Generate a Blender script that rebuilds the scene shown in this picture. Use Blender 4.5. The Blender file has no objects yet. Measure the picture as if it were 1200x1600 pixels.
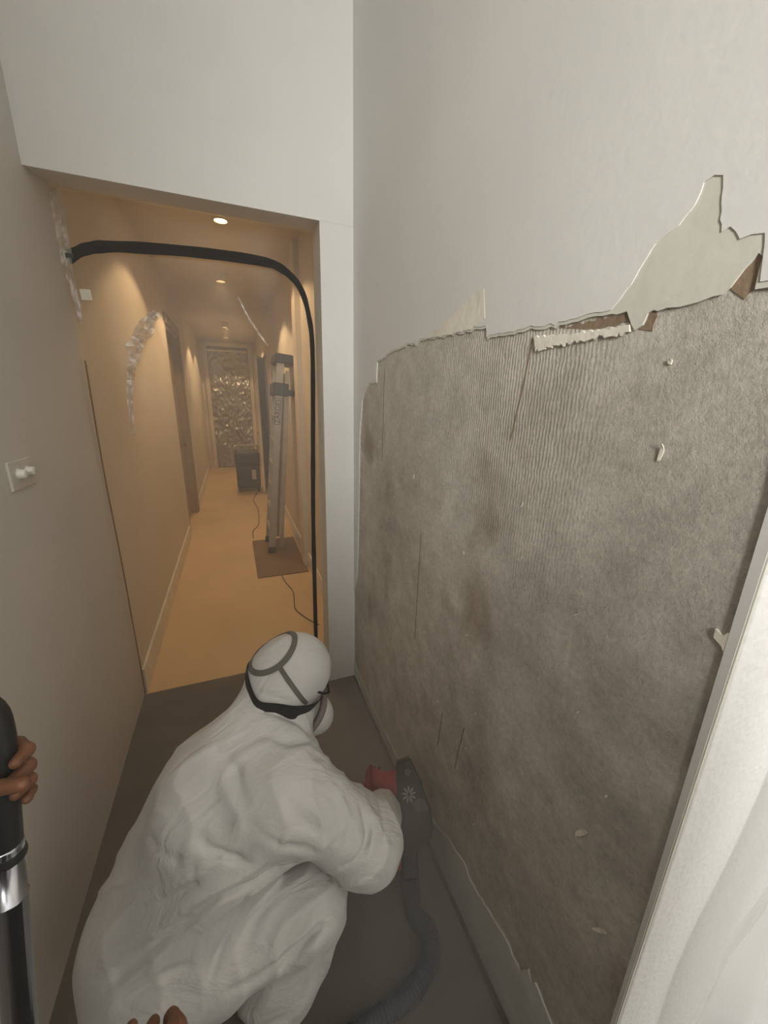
import bpy, bmesh, math, random
import numpy as np
from mathutils import Vector, Matrix, noise as mnoise
random.seed(4)
S = bpy.context.scene
COL = S.collection

# ------------------------------------------------------------------ camera
cam_d = bpy.data.cameras.new('camera')
cam = bpy.data.objects.new('camera', cam_d)
COL.objects.link(cam)
right = Vector((0.93310718, -0.35900741, 0.02060755))
down = Vector((-0.08166782, -0.2673779, -0.96012469))
fwd = Vector((0.35020189, 0.89421627, -0.27881159))
cam.matrix_world = Matrix(((right.x, -down.x, -fwd.x, 0.0), (right.y, -down.y, -fwd.y, 0.0),
                           (right.z, -down.z, -fwd.z, 1.7), (0, 0, 0, 1)))
cam_d.sensor_fit = 'HORIZONTAL'
cam_d.sensor_width = 36.0
cam_d.lens = 595.3 / 1200 * 36.0
cam_d.clip_start = 0.02
S.camera = cam

# ------------------------------------------------------------------ world, lights, exposure
S.view_settings.view_transform = 'Standard'
S.view_settings.look = 'None'
S.view_settings.gamma = 1.0
S.view_settings.use_curve_mapping = False
S.view_settings.exposure = 0.0
W = bpy.data.worlds.new('sky')
S.world = W
W.use_nodes = True
bg = W.node_tree.nodes['Background']
bg.inputs[0].default_value = (0.62, 0.74, 0.9, 1)
bg.inputs[1].default_value = 1.0
S.cycles.use_denoising = True
S.cycles.max_bounces = 10
S.cycles.transparent_max_bounces = 16
S.cycles.volume_bounces = 1
S.cycles.volume_step_rate = 1.5
S.cycles.sample_clamp_indirect = 4.0


def area(name, loc, target, sx, sy, power, color, spread=180):
    d = bpy.data.lights.new(name, 'AREA')
    d.shape = 'RECTANGLE'; d.size = sx; d.size_y = sy; d.energy = power; d.color = color
    d.spread = math.radians(spread)
    o = bpy.data.objects.new(name, d); COL.objects.link(o)
    o.location = loc
    o.rotation_euler = (Vector(target) - Vector(loc)).to_track_quat('-Z', 'Y').to_euler()
    return o


# daylight through an unseen landing window, put in to light the room (unseen_window, behind the camera)
area('unseen_window_light', (-0.60, -2.60, 2.5), (1.4, -2.5, 2.35), 1.15, 1.05, 375, (1.0, 0.985, 0.95), 180)


# ------------------------------------------------------------------ helpers
def mat(name):
    m = bpy.data.materials.new(name); m.use_nodes = True
    return m, m.node_tree.nodes, m.node_tree.links, m.node_tree.nodes['Principled BSDF']


def N(nodes, t, **kw):
    n = nodes.new(t)
    for k, v in kw.items():
        if k.startswith('i_'):
            key = k[2:]
            n.inputs[int(key) if key.isdigit() else key.replace('_', ' ')].default_value = v
        else:
            setattr(n, k, v)
    return n


def ramp(nodes, stops, interp='LINEAR'):
    r = nodes.new('ShaderNodeValToRGB'); r.color_ramp.interpolation = interp
    e = r.color_ramp.elements
    while len(e) < len(stops): e.new(0.5)
    for i, (p, c) in enumerate(stops):
        e[i].position = p
        e[i].color = (*c, 1) if len(c) == 3 else c
    return r


def srgb(r, g, b):
    f = lambda u: (u / 255 / 12.92) if u / 255 <= 0.04045 else ((u / 255 + 0.055) / 1.055) ** 2.4
    return (f(r), f(g), f(b))


def simple(name, col, rough=0.6, metal=0.0, bump=0.0, bscale=60, vary=0.12, vscale=6, **kw):
    m, n, l, p = mat(name)
    tc = N(n, 'ShaderNodeTexCoord')
    no = N(n, 'ShaderNodeTexNoise', i_Scale=vscale, i_Detail=6.0, i_Roughness=0.6)
    l.new(tc.outputs['Object'], no.inputs['Vector'])
    lo = tuple(c * (1 - vary) for c in col); hi = tuple(min(1, c * (1 + vary)) for c in col)
    r = ramp(n, [(0.3, lo), (0.7, hi)])
    l.new(no.outputs['Fac'], r.inputs['Fac']); l.new(r.outputs['Color'], p.inputs['Base Color'])
    p.inputs['Roughness'].default_value = rough; p.inputs['Metallic'].default_value = metal
    if bump:
        n2 = N(n, 'ShaderNodeTexNoise', i_Scale=bscale, i_Detail=5.0)
        l.new(tc.outputs['Object'], n2.inputs['Vector'])
        b = N(n, 'ShaderNodeBump', i_Strength=bump, i_Distance=0.01)
        l.new(n2.outputs['Fac'], b.inputs['Height']); l.new(b.outputs['Normal'], p.inputs['Normal'])
    for k, v in kw.items():
        p.inputs[k.replace('_', ' ')].default_value = v
    return m


def link(name, bm, m=None, parent=None, smooth=False):
    me = bpy.data.meshes.new(name); bm.to_mesh(me); bm.free()
    return link_me(name, me, m, parent, smooth)


def link_me(name, me, m=None, parent=None, smooth=False):
    o = bpy.data.objects.new(name, me); COL.objects.link(o)
    if m: me.materials.append(m)
    if smooth: me.polygons.foreach_set('use_smooth', [True] * len(me.polygons))
    if parent:
        o.parent = parent
        o.matrix_parent_inverse = parent.matrix_basis.inverted()
    return o


def empty(name, loc=(0, 0, 0)):
    o = bpy.data.objects.new(name, None); COL.objects.link(o); o.location = loc
    o.empty_display_size = 0.1
    return o


def tag(o, label, cat, group=None):
    o['label'] = label; o['category'] = cat
    if group: o['group'] = group
    return o


def struct(o):
    o['kind'] = 'structure'; return o


def box(bm, lo, hi, bev=0.0):
    lo = Vector(lo); hi = Vector(hi)
    v = [bm.verts.new((x, y, z)) for z in (lo.z, hi.z) for y in (lo.y, hi.y) for x in (lo.x, hi.x)]
    F = [(0, 2, 3, 1), (4, 5, 7, 6), (0, 1, 5, 4), (2, 6, 7, 3), (1, 3, 7, 5), (0, 4, 6, 2)]
    fs = [bm.faces.new([v[i] for i in f]) for f in F]
    if bev:
        es = list({e for f in fs for e in f.edges})
        bmesh.ops.bevel(bm, geom=es, offset=bev, segments=2, profile=0.5, affect='EDGES')


def prism(bm, pts, vec):
    """extrude closed polygon pts (3-D) by vec"""
    vec = Vector(vec)
    a = [bm.verts.new(p) for p in pts]; b = [bm.verts.new(Vector(p) + vec) for p in pts]
    n = len(pts)
    bm.faces.new(a[::-1]); bm.faces.new(b)
    for i in range(n):
        j = (i + 1) % n
        bm.faces.new((a[i], a[j], b[j], b[i]))
    bmesh.ops.recalc_face_normals(bm, faces=bm.faces[:])


def obox(bm, c, ax, ay, az, sx, sy, sz, bev=0.0):
    """oriented box: centre, unit axes, half sizes"""
    t = bmesh.new(); box(t, (-sx, -sy, -sz), (sx, sy, sz), bev)
    M = Matrix((ax, ay, az)).transposed().to_4x4(); M.translation = Vector(c)
    t.transform(M); merge(bm, t)


def merge(bm, t):
    me = bpy.data.meshes.new('tmp'); t.to_mesh(me); t.free(); bm.from_mesh(me); bpy.data.meshes.remove(me)


def frame_from(d):
    d = Vector(d).normalized()
    u = d.orthogonal().normalized()
    return d, u, d.cross(u)


def catmull(pts, per=8):
    P = [Vector(p) for p in pts]; out = []
    for i in range(len(P) - 1):
        p0 = P[max(i - 1, 0)]; p1 = P[i]; p2 = P[i + 1]; p3 = P[min(i + 2, len(P) - 1)]
        for k in range(per):
            t = k / per
            out.append(0.5 * ((2 * p1) + (p2 - p0) * t + (2 * p0 - 5 * p1 + 4 * p2 - p3) * t * t + (3 * p1 - p0 - 3 * p2 + p3) * t ** 3))
    out.append(P[-1]); return out


def tube(bm, pts, rad, seg=12, cap=True):
    P = [Vector(p) for p in pts]; n = len(P)
    rads = rad if hasattr(rad, '__len__') else [rad] * n
    rings = []; u = None
    for i in range(n):
        d = (P[min(i + 1, n - 1)] - P[max(i - 1, 0)]).normalized()
        if u is None: u = d.orthogonal().normalized()
        u = (u - d * u.dot(d)).normalized(); w = d.cross(u)
        rings.append([bm.verts.new(P[i] + (u * math.cos(2 * math.pi * k / seg) + w * math.sin(2 * math.pi * k / seg)) * rads[i]) for k in range(seg)])
    for a, b in zip(rings, rings[1:]):
        for k in range(seg):
            bm.faces.new((a[k], a[(k + 1) % seg], b[(k + 1) % seg], b[k]))
    if cap:
        bm.faces.new(rings[0][::-1]); bm.faces.new(rings[-1])


def ribbon(bm, pts, sides, widths, thick=0.002, normals=None):
    """flat strap: centre points, side vectors, widths, thickness along normals"""
    n = len(pts); V = []
    for i in range(n):
        p = Vector(pts[i]); s = Vector(sides[i]).normalized() * widths[i] / 2; nn = Vector(normals[i]).normalized() * thick
        V.append([bm.verts.new(p - s), bm.verts.new(p + s), bm.verts.new(p + s + nn), bm.verts.new(p - s + nn)])
    for a, b in zip(V, V[1:]):
        for k in range(4):
            bm.faces.new((a[k], a[(k + 1) % 4], b[(k + 1) % 4], b[k]))
    bm.faces.new(V[0][::-1]); bm.faces.new(V[-1])
    bmesh.ops.recalc_face_normals(bm, faces=bm.faces[:])


def grid_mesh(name, nx, ny, fn, m, parent=None, thick=0.0):
    vs = []; fs = []
    for j in range(ny + 1):
        for i in range(nx + 1):
            vs.append(fn(i / nx, j / ny))
    for j in range(ny):
        for i in range(nx):
            a = j * (nx + 1) + i
            fs.append((a, a + 1, a + nx + 2, a + nx + 1))
    me = bpy.data.meshes.new(name); me.from_pydata(vs, [], fs)
    o = link_me(name, me, m, parent, True)
    return o


# ------------------------------------------------------------------ signed-distance mesher (continuous bodies)
def smin(a, b, k):
    h = np.maximum(k - np.abs(a - b), 0) / k
    return np.minimum(a, b) - h * h * k * 0.25


def d_cone(P, a, b, r1, r2):
    a = np.asarray(a, float); b = np.asarray(b, float); ab = b - a
    t = np.clip(((P - a) @ ab) / (ab @ ab), 0, 1)
    return np.linalg.norm(P - a - t[:, None] * ab, axis=1) - (r1 + (r2 - r1) * t)


def d_ell(P, c, A, r):
    q = (P - np.asarray(c, float)) @ np.asarray(A, float).T
    r = np.asarray(r, float)
    k0 = np.linalg.norm(q / r, axis=1); k1 = np.linalg.norm(q / (r * r), axis=1)
    return k0 * (k0 - 1) / np.maximum(k1, 1e-9)


I3 = ((1, 0, 0), (0, 1, 0), (0, 0, 1))


def prim_eval(pr, P):
    if pr[0] == 'c': return d_cone(P, *pr[1:5])
    return d_ell(P, *pr[1:4])


def sdf_eval(prims, P, mods=None):
    """prims: ('c',a,b,r1,r2,k) or ('e',c,axes,r,k)"""
    F = np.full(len(P), 1.0)
    for pr in prims:
        if pr[0] == 'c':
            lo = np.minimum(pr[1], pr[2]) - max(pr[3], pr[4]) - 0.12; hi = np.maximum(pr[1], pr[2]) + max(pr[3], pr[4]) + 0.12
        else:
            R = max(pr[3]) + 0.12; lo = np.asarray(pr[1]) - R; hi = np.asarray(pr[1]) + R
        ix = np.nonzero(np.all((P > lo) & (P < hi), axis=1))[0]
        if len(ix):
            F[ix] = smin(F[ix], prim_eval(pr, P[ix]), pr[-1])
    if mods is not None: F = mods(P, F)
    return F


def sdf_mesh(name, prims, lo, hi, h, m, parent=None, mods=None, smooth_iter=1):
    lo = np.asarray(lo, float); n = np.ceil((np.asarray(hi) - lo) / h).astype(int) + 1
    ax = [lo[i] + h * np.arange(n[i]) for i in range(3)]
    G = np.stack(np.meshgrid(*ax, indexing='ij'), -1).reshape(-1, 3)
    F = sdf_eval(prims, G, mods).reshape(n)
    s = F < 0
    c = n - 1
    acc = np.zeros((*c, 3)); cnt = np.zeros(c)
    offs = [(0, 0, 0), (1, 0, 0), (0, 1, 0), (0, 0, 1), (1, 1, 0), (1, 0, 1), (0, 1, 1), (1, 1, 1)]
    sl = lambda o: tuple(slice(o[i], o[i] + c[i]) for i in range(3))
    for o1 in offs:
        for k in range(3):
            if o1[k]: continue
            o2 = list(o1); o2[k] = 1
            f1 = F[sl(o1)]; f2 = F[sl(o2)]
            msk = (f1 < 0) != (f2 < 0)
            t = np.where(msk, f1 / np.where(np.abs(f1 - f2) < 1e-12, 1, f1 - f2), 0)
            for d in range(3):
                acc[..., d] += np.where(msk, o1[d] + (t if d == k else 0), 0)
            cnt += msk
    act = cnt > 0
    idx = -np.ones(c, int); idx[act] = np.arange(act.sum())
    ci = np.argwhere(act)
    V = lo + h * (ci + acc[act] / cnt[act][:, None])
    quads = []
    for k in range(3):
        a, b = (k + 1) % 3, (k + 2) % 3
        shp = [slice(1, n[i] - 1) for i in range(3)]
        shp[k] = slice(0, n[k] - 1)
        s1 = s[tuple(shp)]
        sh2 = list(shp); sh2[k] = slice(1, n[k])
        s2 = s[tuple(sh2)]
        e = np.argwhere(s1 != s2)
        if not len(e): continue
        flip = s1[tuple(e.T)]
        base = e.copy(); base[:, a] += 1; base[:, b] += 1
        def cell(da, db):
            q = base.copy(); q[:, a] -= da; q[:, b] -= db
            return idx[tuple(q.T)]
        q = np.stack([cell(1, 1), cell(0, 1), cell(0, 0), cell(1, 0)], 1)
        q[~flip] = q[~flip][:, ::-1]
        quads.append(q)
    Q = np.concatenate(quads)
    # light laplacian smoothing
    for _ in range(smooth_iter):
        A = np.zeros_like(V); C = np.zeros(len(V))
        for i in range(4):
            j = (i + 1) % 4
            for d in range(3):
                A[:, d] += np.bincount(Q[:, i], V[Q[:, j], d], len(V)) + np.bincount(Q[:, j], V[Q[:, i], d], len(V))
            C += np.bincount(Q[:, i], minlength=len(V)) + np.bincount(Q[:, j], minlength=len(V))
        V = V * 0.5 + 0.5 * A / np.maximum(C, 1)[:, None]
    me = bpy.data.meshes.new(name)
    me.from_pydata(V.tolist(), [], Q.tolist()); me.update()
    return link_me(name, me, m, parent, True)


# ------------------------------------------------------------------ materials
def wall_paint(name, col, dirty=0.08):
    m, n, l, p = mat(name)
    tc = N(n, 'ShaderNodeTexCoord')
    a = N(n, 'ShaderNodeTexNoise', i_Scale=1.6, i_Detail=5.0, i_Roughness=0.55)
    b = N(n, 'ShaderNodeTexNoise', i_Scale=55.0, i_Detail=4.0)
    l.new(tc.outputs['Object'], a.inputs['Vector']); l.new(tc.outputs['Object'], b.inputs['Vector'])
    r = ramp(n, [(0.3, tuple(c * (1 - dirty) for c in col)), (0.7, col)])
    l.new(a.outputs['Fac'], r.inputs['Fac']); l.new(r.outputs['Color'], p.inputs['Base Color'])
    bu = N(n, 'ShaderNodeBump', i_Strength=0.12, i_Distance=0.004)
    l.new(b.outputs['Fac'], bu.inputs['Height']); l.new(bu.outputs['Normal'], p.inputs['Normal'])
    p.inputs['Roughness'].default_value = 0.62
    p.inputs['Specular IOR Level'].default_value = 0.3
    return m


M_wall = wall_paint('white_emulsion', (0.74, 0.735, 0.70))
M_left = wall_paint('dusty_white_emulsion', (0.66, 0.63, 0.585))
M_ceil = wall_paint('ceiling_paint', (0.5, 0.49, 0.46))
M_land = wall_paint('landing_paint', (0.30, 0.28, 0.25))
M_hall = wall_paint('hall_paint', (0.72, 0.66, 0.56))
M_trim = simple('trim_gloss', (0.76, 0.73, 0.66), 0.35, bump=0.02)


def anaglypta():
    m, n, l, p = mat('textured_white_paper')
    tc = N(n, 'ShaderNodeTexCoord')
    v = N(n, 'ShaderNodeTexVoronoi', i_Scale=70.0); l.new(tc.outputs['Object'], v.inputs['Vector'])
    b = N(n, 'ShaderNodeTexNoise', i_Scale=120.0, i_Detail=5.0); l.new(tc.outputs['Object'], b.inputs['Vector'])
    ad = N(n, 'ShaderNodeMath', operation='ADD'); l.new(v.outputs['Distance'], ad.inputs[0]); l.new(b.outputs['Fac'], ad.inputs[1])
    bu = N(n, 'ShaderNodeBump', i_Strength=0.35, i_Distance=0.004)
    l.new(ad.outputs[0], bu.inputs['Height']); l.new(bu.outputs['Normal'], p.inputs['Normal'])
    p.inputs['Base Color'].default_value = (0.76, 0.77, 0.76, 1); p.inputs['Roughness'].default_value = 0.55
    return m


M_ana = anaglypta()


def bare_render():
    """stripped wall: sandy brown-grey render, trowel combing, scuffs and specks"""
    m, n, l, p = mat('bare_render')
    tc = N(n, 'ShaderNodeTexCoord'); O = tc.outputs['Object']
    big = N(n, 'ShaderNodeTexNoise', i_Scale=2.4, i_Detail=7.0, i_Roughness=0.62, i_Distortion=0.6); l.new(O, big.inputs['Vector'])
    c1 = ramp(n, [(0.28, srgb(172, 165, 153)), (0.48, srgb(203, 197, 186)), (0.72, srgb(222, 217, 207))])
    l.new(big.outputs['Fac'], c1.inputs['Fac'])
    mid = N(n, 'ShaderNodeTexNoise', i_Scale=14.0, i_Detail=8.0, i_Roughness=0.7); l.new(O, mid.inputs['Vector'])
    c2 = ramp(n, [(0.3, (0.72, 0.71, 0.69)), (0.6, (1, 1, 1)), (0.8, (1.12, 1.11, 1.09))])
    l.new(mid.outputs['Fac'], c2.inputs['Fac'])
    mx = N(n, 'ShaderNodeMix', data_type='RGBA', blend_type='MULTIPLY'); mx.inputs[0].default_value = 0.8
    l.new(c1.outputs['Color'], mx.inputs[6]); l.new(c2.outputs['Color'], mx.inputs[7])
    # rusty brown stains
    st = N(n, 'ShaderNodeTexNoise', i_Scale=3.1, i_Detail=4.0); l.new(O, st.inputs['Vector'])
    sr = ramp(n, [(0.6, (0, 0, 0)), (0.74, (1, 1, 1))]); l.new(st.outputs['Fac'], sr.inputs['Fac'])
    mx2 = N(n, 'ShaderNodeMix', data_type='RGBA'); l.new(sr.outputs['Color'], mx2.inputs[0])
    l.new(mx.outputs[2], mx2.inputs[6]); mx2.inputs[7].default_value = (*srgb(140, 116, 90), 1)
    mixs = N(n, 'ShaderNodeMath', operation='MULTIPLY'); mixs.inputs[1].default_value = 0.6
    l.new(sr.outputs['Color'], mixs.inputs[0]); l.new(mixs.outputs[0], mx2.inputs[0])
    # pale elongated scuffs left by the tool (diagonal)
    mp = N(n, 'ShaderNodeMapping'); mp.inputs['Rotation'].default_value = (math.radians(28), 0, 0); mp.inputs['Scale'].default_value = (1, 16, 3.2)
    l.new(O, mp.inputs['Vector'])
    sc = N(n, 'ShaderNodeTexNoise', i_Scale=1.5, i_Detail=3.0, i_Roughness=0.6); l.new(mp.outputs[0], sc.inputs['Vector'])
    scr = ramp(n, [(0.66, (0, 0, 0)), (0.74, (1, 1, 1))]); l.new(sc.outputs['Fac'], scr.inputs['Fac'])
    scm = N(n, 'ShaderNodeMath', operation='MULTIPLY'); scm.inputs[1].default_value = 0.45; l.new(scr.outputs['Color'], scm.inputs[0])
    mx3 = N(n, 'ShaderNodeMix', data_type='RGBA'); l.new(scm.outputs[0], mx3.inputs[0]); l.new(mx2.outputs[2], mx3.inputs[6])
    mx3.inputs[7].default_value = (*srgb(214, 205, 188), 1)
    # dark and light specks
    vo = N(n, 'ShaderNodeTexVoronoi', i_Scale=42.0, i_Randomness=1.0); l.new(O, vo.inputs['Vector'])
    vr = ramp(n, [(0.0, (1, 1, 1)), (0.10, (0, 0, 0))]); l.new(vo.outputs['Distance'], vr.inputs['Fac'])
    mx4 = N(n, 'ShaderNodeMix', data_type='RGBA'); l.new(mx3.outputs[2], mx4.inputs[6])
    vm = N(n, 'ShaderNodeMath', operation='MULTIPLY'); vm.inputs[1].default_value = 0.35; l.new(vr.outputs['Color'], vm.inputs[0])
    l.new(vm.outputs[0], mx4.inputs[0]); mx4.inputs[7].default_value = (*srgb(110, 98, 84), 1)
    fs = N(n, 'ShaderNodeTexNoise', i_Scale=75.0, i_Detail=6.0, i_Roughness=0.8); l.new(O, fs.inputs['Vector'])
    fr_ = ramp(n, [(0.32, (0.70, 0.69, 0.67)), (0.5, (1, 1, 1)), (0.68, (1.25, 1.24, 1.22))]); l.new(fs.outputs['Fac'], fr_.inputs['Fac'])
    mx5 = N(n, 'ShaderNodeMix', data_type='RGBA', blend_type='MULTIPLY'); mx5.inputs[0].default_value = 0.7
    l.new(mx4.outputs[2], mx5.inputs[6]); l.new(fr_.outputs['Color'], mx5.inputs[7]); l.new(mx5.outputs[2], p.inputs['Base Color'])
    # relief: vertical trowel combs near the top, grit everywhere
    wv = N(n, 'ShaderNodeTexWave', wave_type='BANDS', bands_direction='Y', i_Scale=34.0, i_Distortion=4.0, i_Detail=2.0); wv.inputs['Detail Scale'].default_value = 1.2
    l.new(O, wv.inputs['Vector'])
    sx = N(n, 'ShaderNodeSeparateXYZ'); l.new(O, sx.inputs[0])
    zr = N(n, 'ShaderNodeMapRange'); zr.inputs[1].default_value = 1.15; zr.inputs[2].default_value = 1.6; l.new(sx.outputs['Z'], zr.inputs[0]); zr.inputs[4].default_value = 0.4
    wz = N(n, 'ShaderNodeMath', operation='MULTIPLY'); l.new(wv.outputs['Fac'], wz.inputs[0])
    ym = N(n, 'ShaderNodeMapRange', interpolation_type='SMOOTHSTEP'); ym.inputs[1].default_value = 0.42; ym.inputs[2].default_value = 0.62; l.new(sx.outputs['Y'], ym.inputs[0])
    zy = N(n, 'ShaderNodeMath', operation='MULTIPLY'); l.new(zr.outputs[0], zy.inputs[0]); l.new(ym.outputs[0], zy.inputs[1]); l.new(zy.outputs[0], wz.inputs[1])
    gr = N(n, 'ShaderNodeTexNoise', i_Scale=130.0, i_Detail=7.0, i_Roughness=0.75); l.new(O, gr.inputs['Vector'])
    h1 = N(n, 'ShaderNodeMath', operation='MULTIPLY_ADD'); h1.inputs[1].default_value = 1.3; l.new(gr.outputs['Fac'], h1.inputs[0]); l.new(wz.outputs[0], h1.inputs[2])
    h2 = N(n, 'ShaderNodeMath', operation='MULTIPLY_ADD'); h2.inputs[1].default_value = 1.5; l.new(mid.outputs['Fac'], h2.inputs[0]); l.new(h1.outputs[0], h2.inputs[2])
    bu = N(n, 'ShaderNodeBump', i_Strength=0.7, i_Distance=0.004); l.new(h2.outputs[0], bu.inputs['Height']); l.new(bu.outputs['Normal'], p.inputs['Normal'])
    p.inputs['Roughness'].default_value = 0.9; p.inputs['Specular IOR Level'].default_value = 0.15
    return m


M_render = bare_render()
M_skim = simple('grey_green_skim', srgb(206, 205, 192), 0.8, bump=0.1, bscale=30, vary=0.06, vscale=3)
M_stripp = simple('stained_plaster_strip', srgb(196, 197, 192), 0.8, bump=0.25, bscale=25, vary=0.15, vscale=5)
M_brown = simple('brown_undercoat', srgb(132, 112, 90), 0.9, bump=0.3, bscale=50, vary=0.15, vscale=14)
M_flake = simple('pale_plaster_flake', srgb(226, 220, 205), 0.8, bump=0.2)
M_floor = simple('dusty_hardboard', srgb(100, 95, 90), 0.75, bump=0.1, bscale=18, vary=0.18, vscale=3)
M_hallfloor = simple('hall_floor_sheet', srgb(214, 186, 142), 0.55, bump=0.05, bscale=14, vary=0.08, vscale=2)
M_black = simple('black_plastic', (0.012, 0.012, 0.013), 0.5, bump=0.05)
M_blacktape = simple('black_zip_tape', (0.010, 0.009, 0.008), 0.9, bump=0.15, bscale=120, Specular_IOR_Level=0.1)
M_alu = simple('aluminium', (0.40, 0.39, 0.36), 0.5, 0.5, bump=0.03, bscale=80)
M_chrome = simple('brushed_tube', (0.42, 0.43, 0.47), 0.22, 1.0, bump=0.02, bscale=40)
M_board = simple('brown_board', srgb(128, 104, 78), 0.8, bump=0.1, bscale=40)
M_hose = simple('dark_blue_hose', (0.03, 0.038, 0.055), 0.5)
M_red = simple('red_housing', (0.30, 0.016, 0.018), 0.45, vary=0.2)
M_dark = simple('dusty_black_hood', (0.028, 0.029, 0.029), 0.55, bump=0.1, bscale=40, vary=0.4, vscale=9)
M_grey = simple('grey_decal', (0.45, 0.45, 0.44), 0.6)
M_dustp = simple('dust_patch', (0.16, 0.16, 0.15), 0.9, bump=0.3)
M_strapg = simple('grey_elastic', (0.16, 0.155, 0.14), 0.8, bump=0.2, bscale=200)
M_strapb = simple('black_elastic', (0.016, 0.015, 0.014), 0.75, bump=0.2, bscale=200)
M_mask = simple('white_filter', (0.62, 0.62, 0.61), 0.6, bump=0.1)
M_gasket = simple('mauve_grey_rubber', (0.20, 0.165, 0.165), 0.6)
M_skin = simple('brown_skin', (0.17, 0.072, 0.034), 0.5, bump=0.12, bscale=110, vary=0.22, vscale=22)
M_nail = simple('finger_nail', (0.40, 0.20, 0.16), 0.3)
M_face = simple('face_skin', (0.42, 0.24, 0.16), 0.5, bump=0.06, bscale=80)
M_glove = simple('red_glove', (0.20, 0.02, 0.022), 0.8, bump=0.2, bscale=140)
M_sleeve = simple('dark_sleeve', (0.02, 0.02, 0.024), 0.9, bump=0.2, bscale=100)
M_boot = simple('brown_boot_leather', (0.09, 0.055, 0.03), 0.7, bump=0.15)
M_switch = simple('grey_switch_plate', (0.62, 0.60, 0.54), 0.35)
M_screwm = simple('bright_screw', (0.85, 0.83, 0.78), 0.3)
M_plastlabel = simple('label_paper', (0.45, 0.42, 0.38), 0.6)
M_extract = simple('extractor_body', (0.02, 0.022, 0.026), 0.5, bump=0.05)
M_joint = simple('dark_joint', (0.06, 0.052, 0.045), 0.95, vary=0.4, vscale=12)
M_tan_shade = simple('shaded_door_tan', (0.33, 0.27, 0.19), 0.6)  # door tan, darkened to paint in the shade beyond the lit wall
M_brass = simple('brass', (0.6, 0.4, 0.15), 0.25, 1.0)
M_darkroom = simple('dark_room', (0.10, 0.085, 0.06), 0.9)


def tyvek():
    m, n, l, p = mat('white_coverall')
    tc = N(n, 'ShaderNodeTexCoord'); O = tc.outputs['Object']
    a = N(n, 'ShaderNodeTexNoise', i_Scale=5.0, i_Detail=5.0); l.new(O, a.inputs['Vector'])
    r = ramp(n, [(0.3, (0.60, 0.605, 0.60)), (0.7, (0.70, 0.70, 0.69))]); l.new(a.outputs['Fac'], r.inputs['Fac'])
    l.new(r.outputs['Color'], p.inputs['Base Color'])
    mp = N(n, 'ShaderNodeMapping'); mp.inputs['Rotation'].default_value = (0.5, 0.9, 0.3); mp.inputs['Scale'].default_value = (1, 2.6, 1)
    l.new(O, mp.inputs['Vector'])
    w = N(n, 'ShaderNodeTexNoise', i_Scale=7.0, i_Detail=4.0, i_Roughness=0.5, i_Distortion=1.2); l.new(mp.outputs[0], w.inputs['Vector'])
    f = N(n, 'ShaderNodeTexNoise', i_Scale=160.0, i_Detail=3.0); l.new(O, f.inputs['Vector'])
    ad = N(n, 'ShaderNodeMath', operation='MULTIPLY_ADD'); ad.inputs[1].default_value = 0.04; l.new(f.outputs['Fac'], ad.inputs[0]); l.new(w.outputs['Fac'], ad.inputs[2])
    bu = N(n, 'ShaderNodeBump', i_Strength=0.6, i_Distance=0.02); l.new(ad.outputs[0], bu.inputs['Height']); l.new(bu.outputs['Normal'], p.inputs['Normal'])
    p.inputs['Roughness'].default_value = 0.6
    return m


M_tyvek = tyvek()


def polythene(name, veil=0.25, tint=(0.93, 0.9, 0.86), rough=0.22, gloss=0.08, bump=0.25, bscale=6, col=(0.8, 0.78, 0.74)):
    """clear sheet: mostly transparent, a milky diffuse/translucent veil and soft reflections"""
    m, n, l, p = mat(name)
    out = n['Material Output']; n.remove(p)
    tc = N(n, 'ShaderNodeTexCoord')
    no = N(n, 'ShaderNodeTexNoise', i_Scale=bscale, i_Detail=5.0, i_Distortion=0.8); l.new(tc.outputs['Object'], no.inputs['Vector'])
    bu = N(n, 'ShaderNodeBump', i_Strength=bump, i_Distance=0.02); l.new(no.outputs['Fac'], bu.inputs['Height'])
    tr = N(n, 'ShaderNodeBsdfTransparent'); tr.inputs[0].default_value = (*tint, 1)
    di = N(n, 'ShaderNodeBsdfDiffuse'); di.inputs[0].default_value = (*col, 1)
    tl = N(n, 'ShaderNodeBsdfTranslucent'); tl.inputs[0].default_value = (*col, 1)
    gl = N(n, 'ShaderNodeBsdfGlossy'); gl.inputs['Roughness'].default_value = rough; gl.inputs[0].default_value = (0.9, 0.9, 0.9, 1)
    for q in (di, tl, gl): l.new(bu.outputs['Normal'], q.inputs['Normal'])
    m1 = N(n, 'ShaderNodeMixShader'); m1.inputs[0].default_value = 0.5; l.new(di.outputs[0], m1.inputs[1]); l.new(tl.outputs[0], m1.inputs[2])
    m2 = N(n, 'ShaderNodeMixShader'); m2.inputs[0].default_value = veil; l.new(tr.outputs[0], m2.inputs[1]); l.new(m1.outputs[0], m2.inputs[2])
    m3 = N(n, 'ShaderNodeMixShader'); m3.inputs[0].default_value = gloss; l.new(m2.outputs[0], m3.inputs[1]); l.new(gl.outputs[0], m3.inputs[2])
    l.new(m3.outputs[0], out.inputs['Surface'])
    return m


M_sheet = polythene('barrier_polythene', 0.085, bump=0.04, bscale=2, gloss=0.018, rough=0.4)
M_fold = polythene('folded_polythene', 0.25, gloss=0.10, rough=0.25, bump=0.6, bscale=25)
M_wrap = polythene('crumpled_polythene', 0.04, gloss=0.35, rough=0.3, bump=1.0, bscale=9)
M_drape = polythene('milky_polythene', 0.62, gloss=0.12, rough=0.3, bump=0.3, bscale=8, col=(0.85, 0.87, 0.88))

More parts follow.
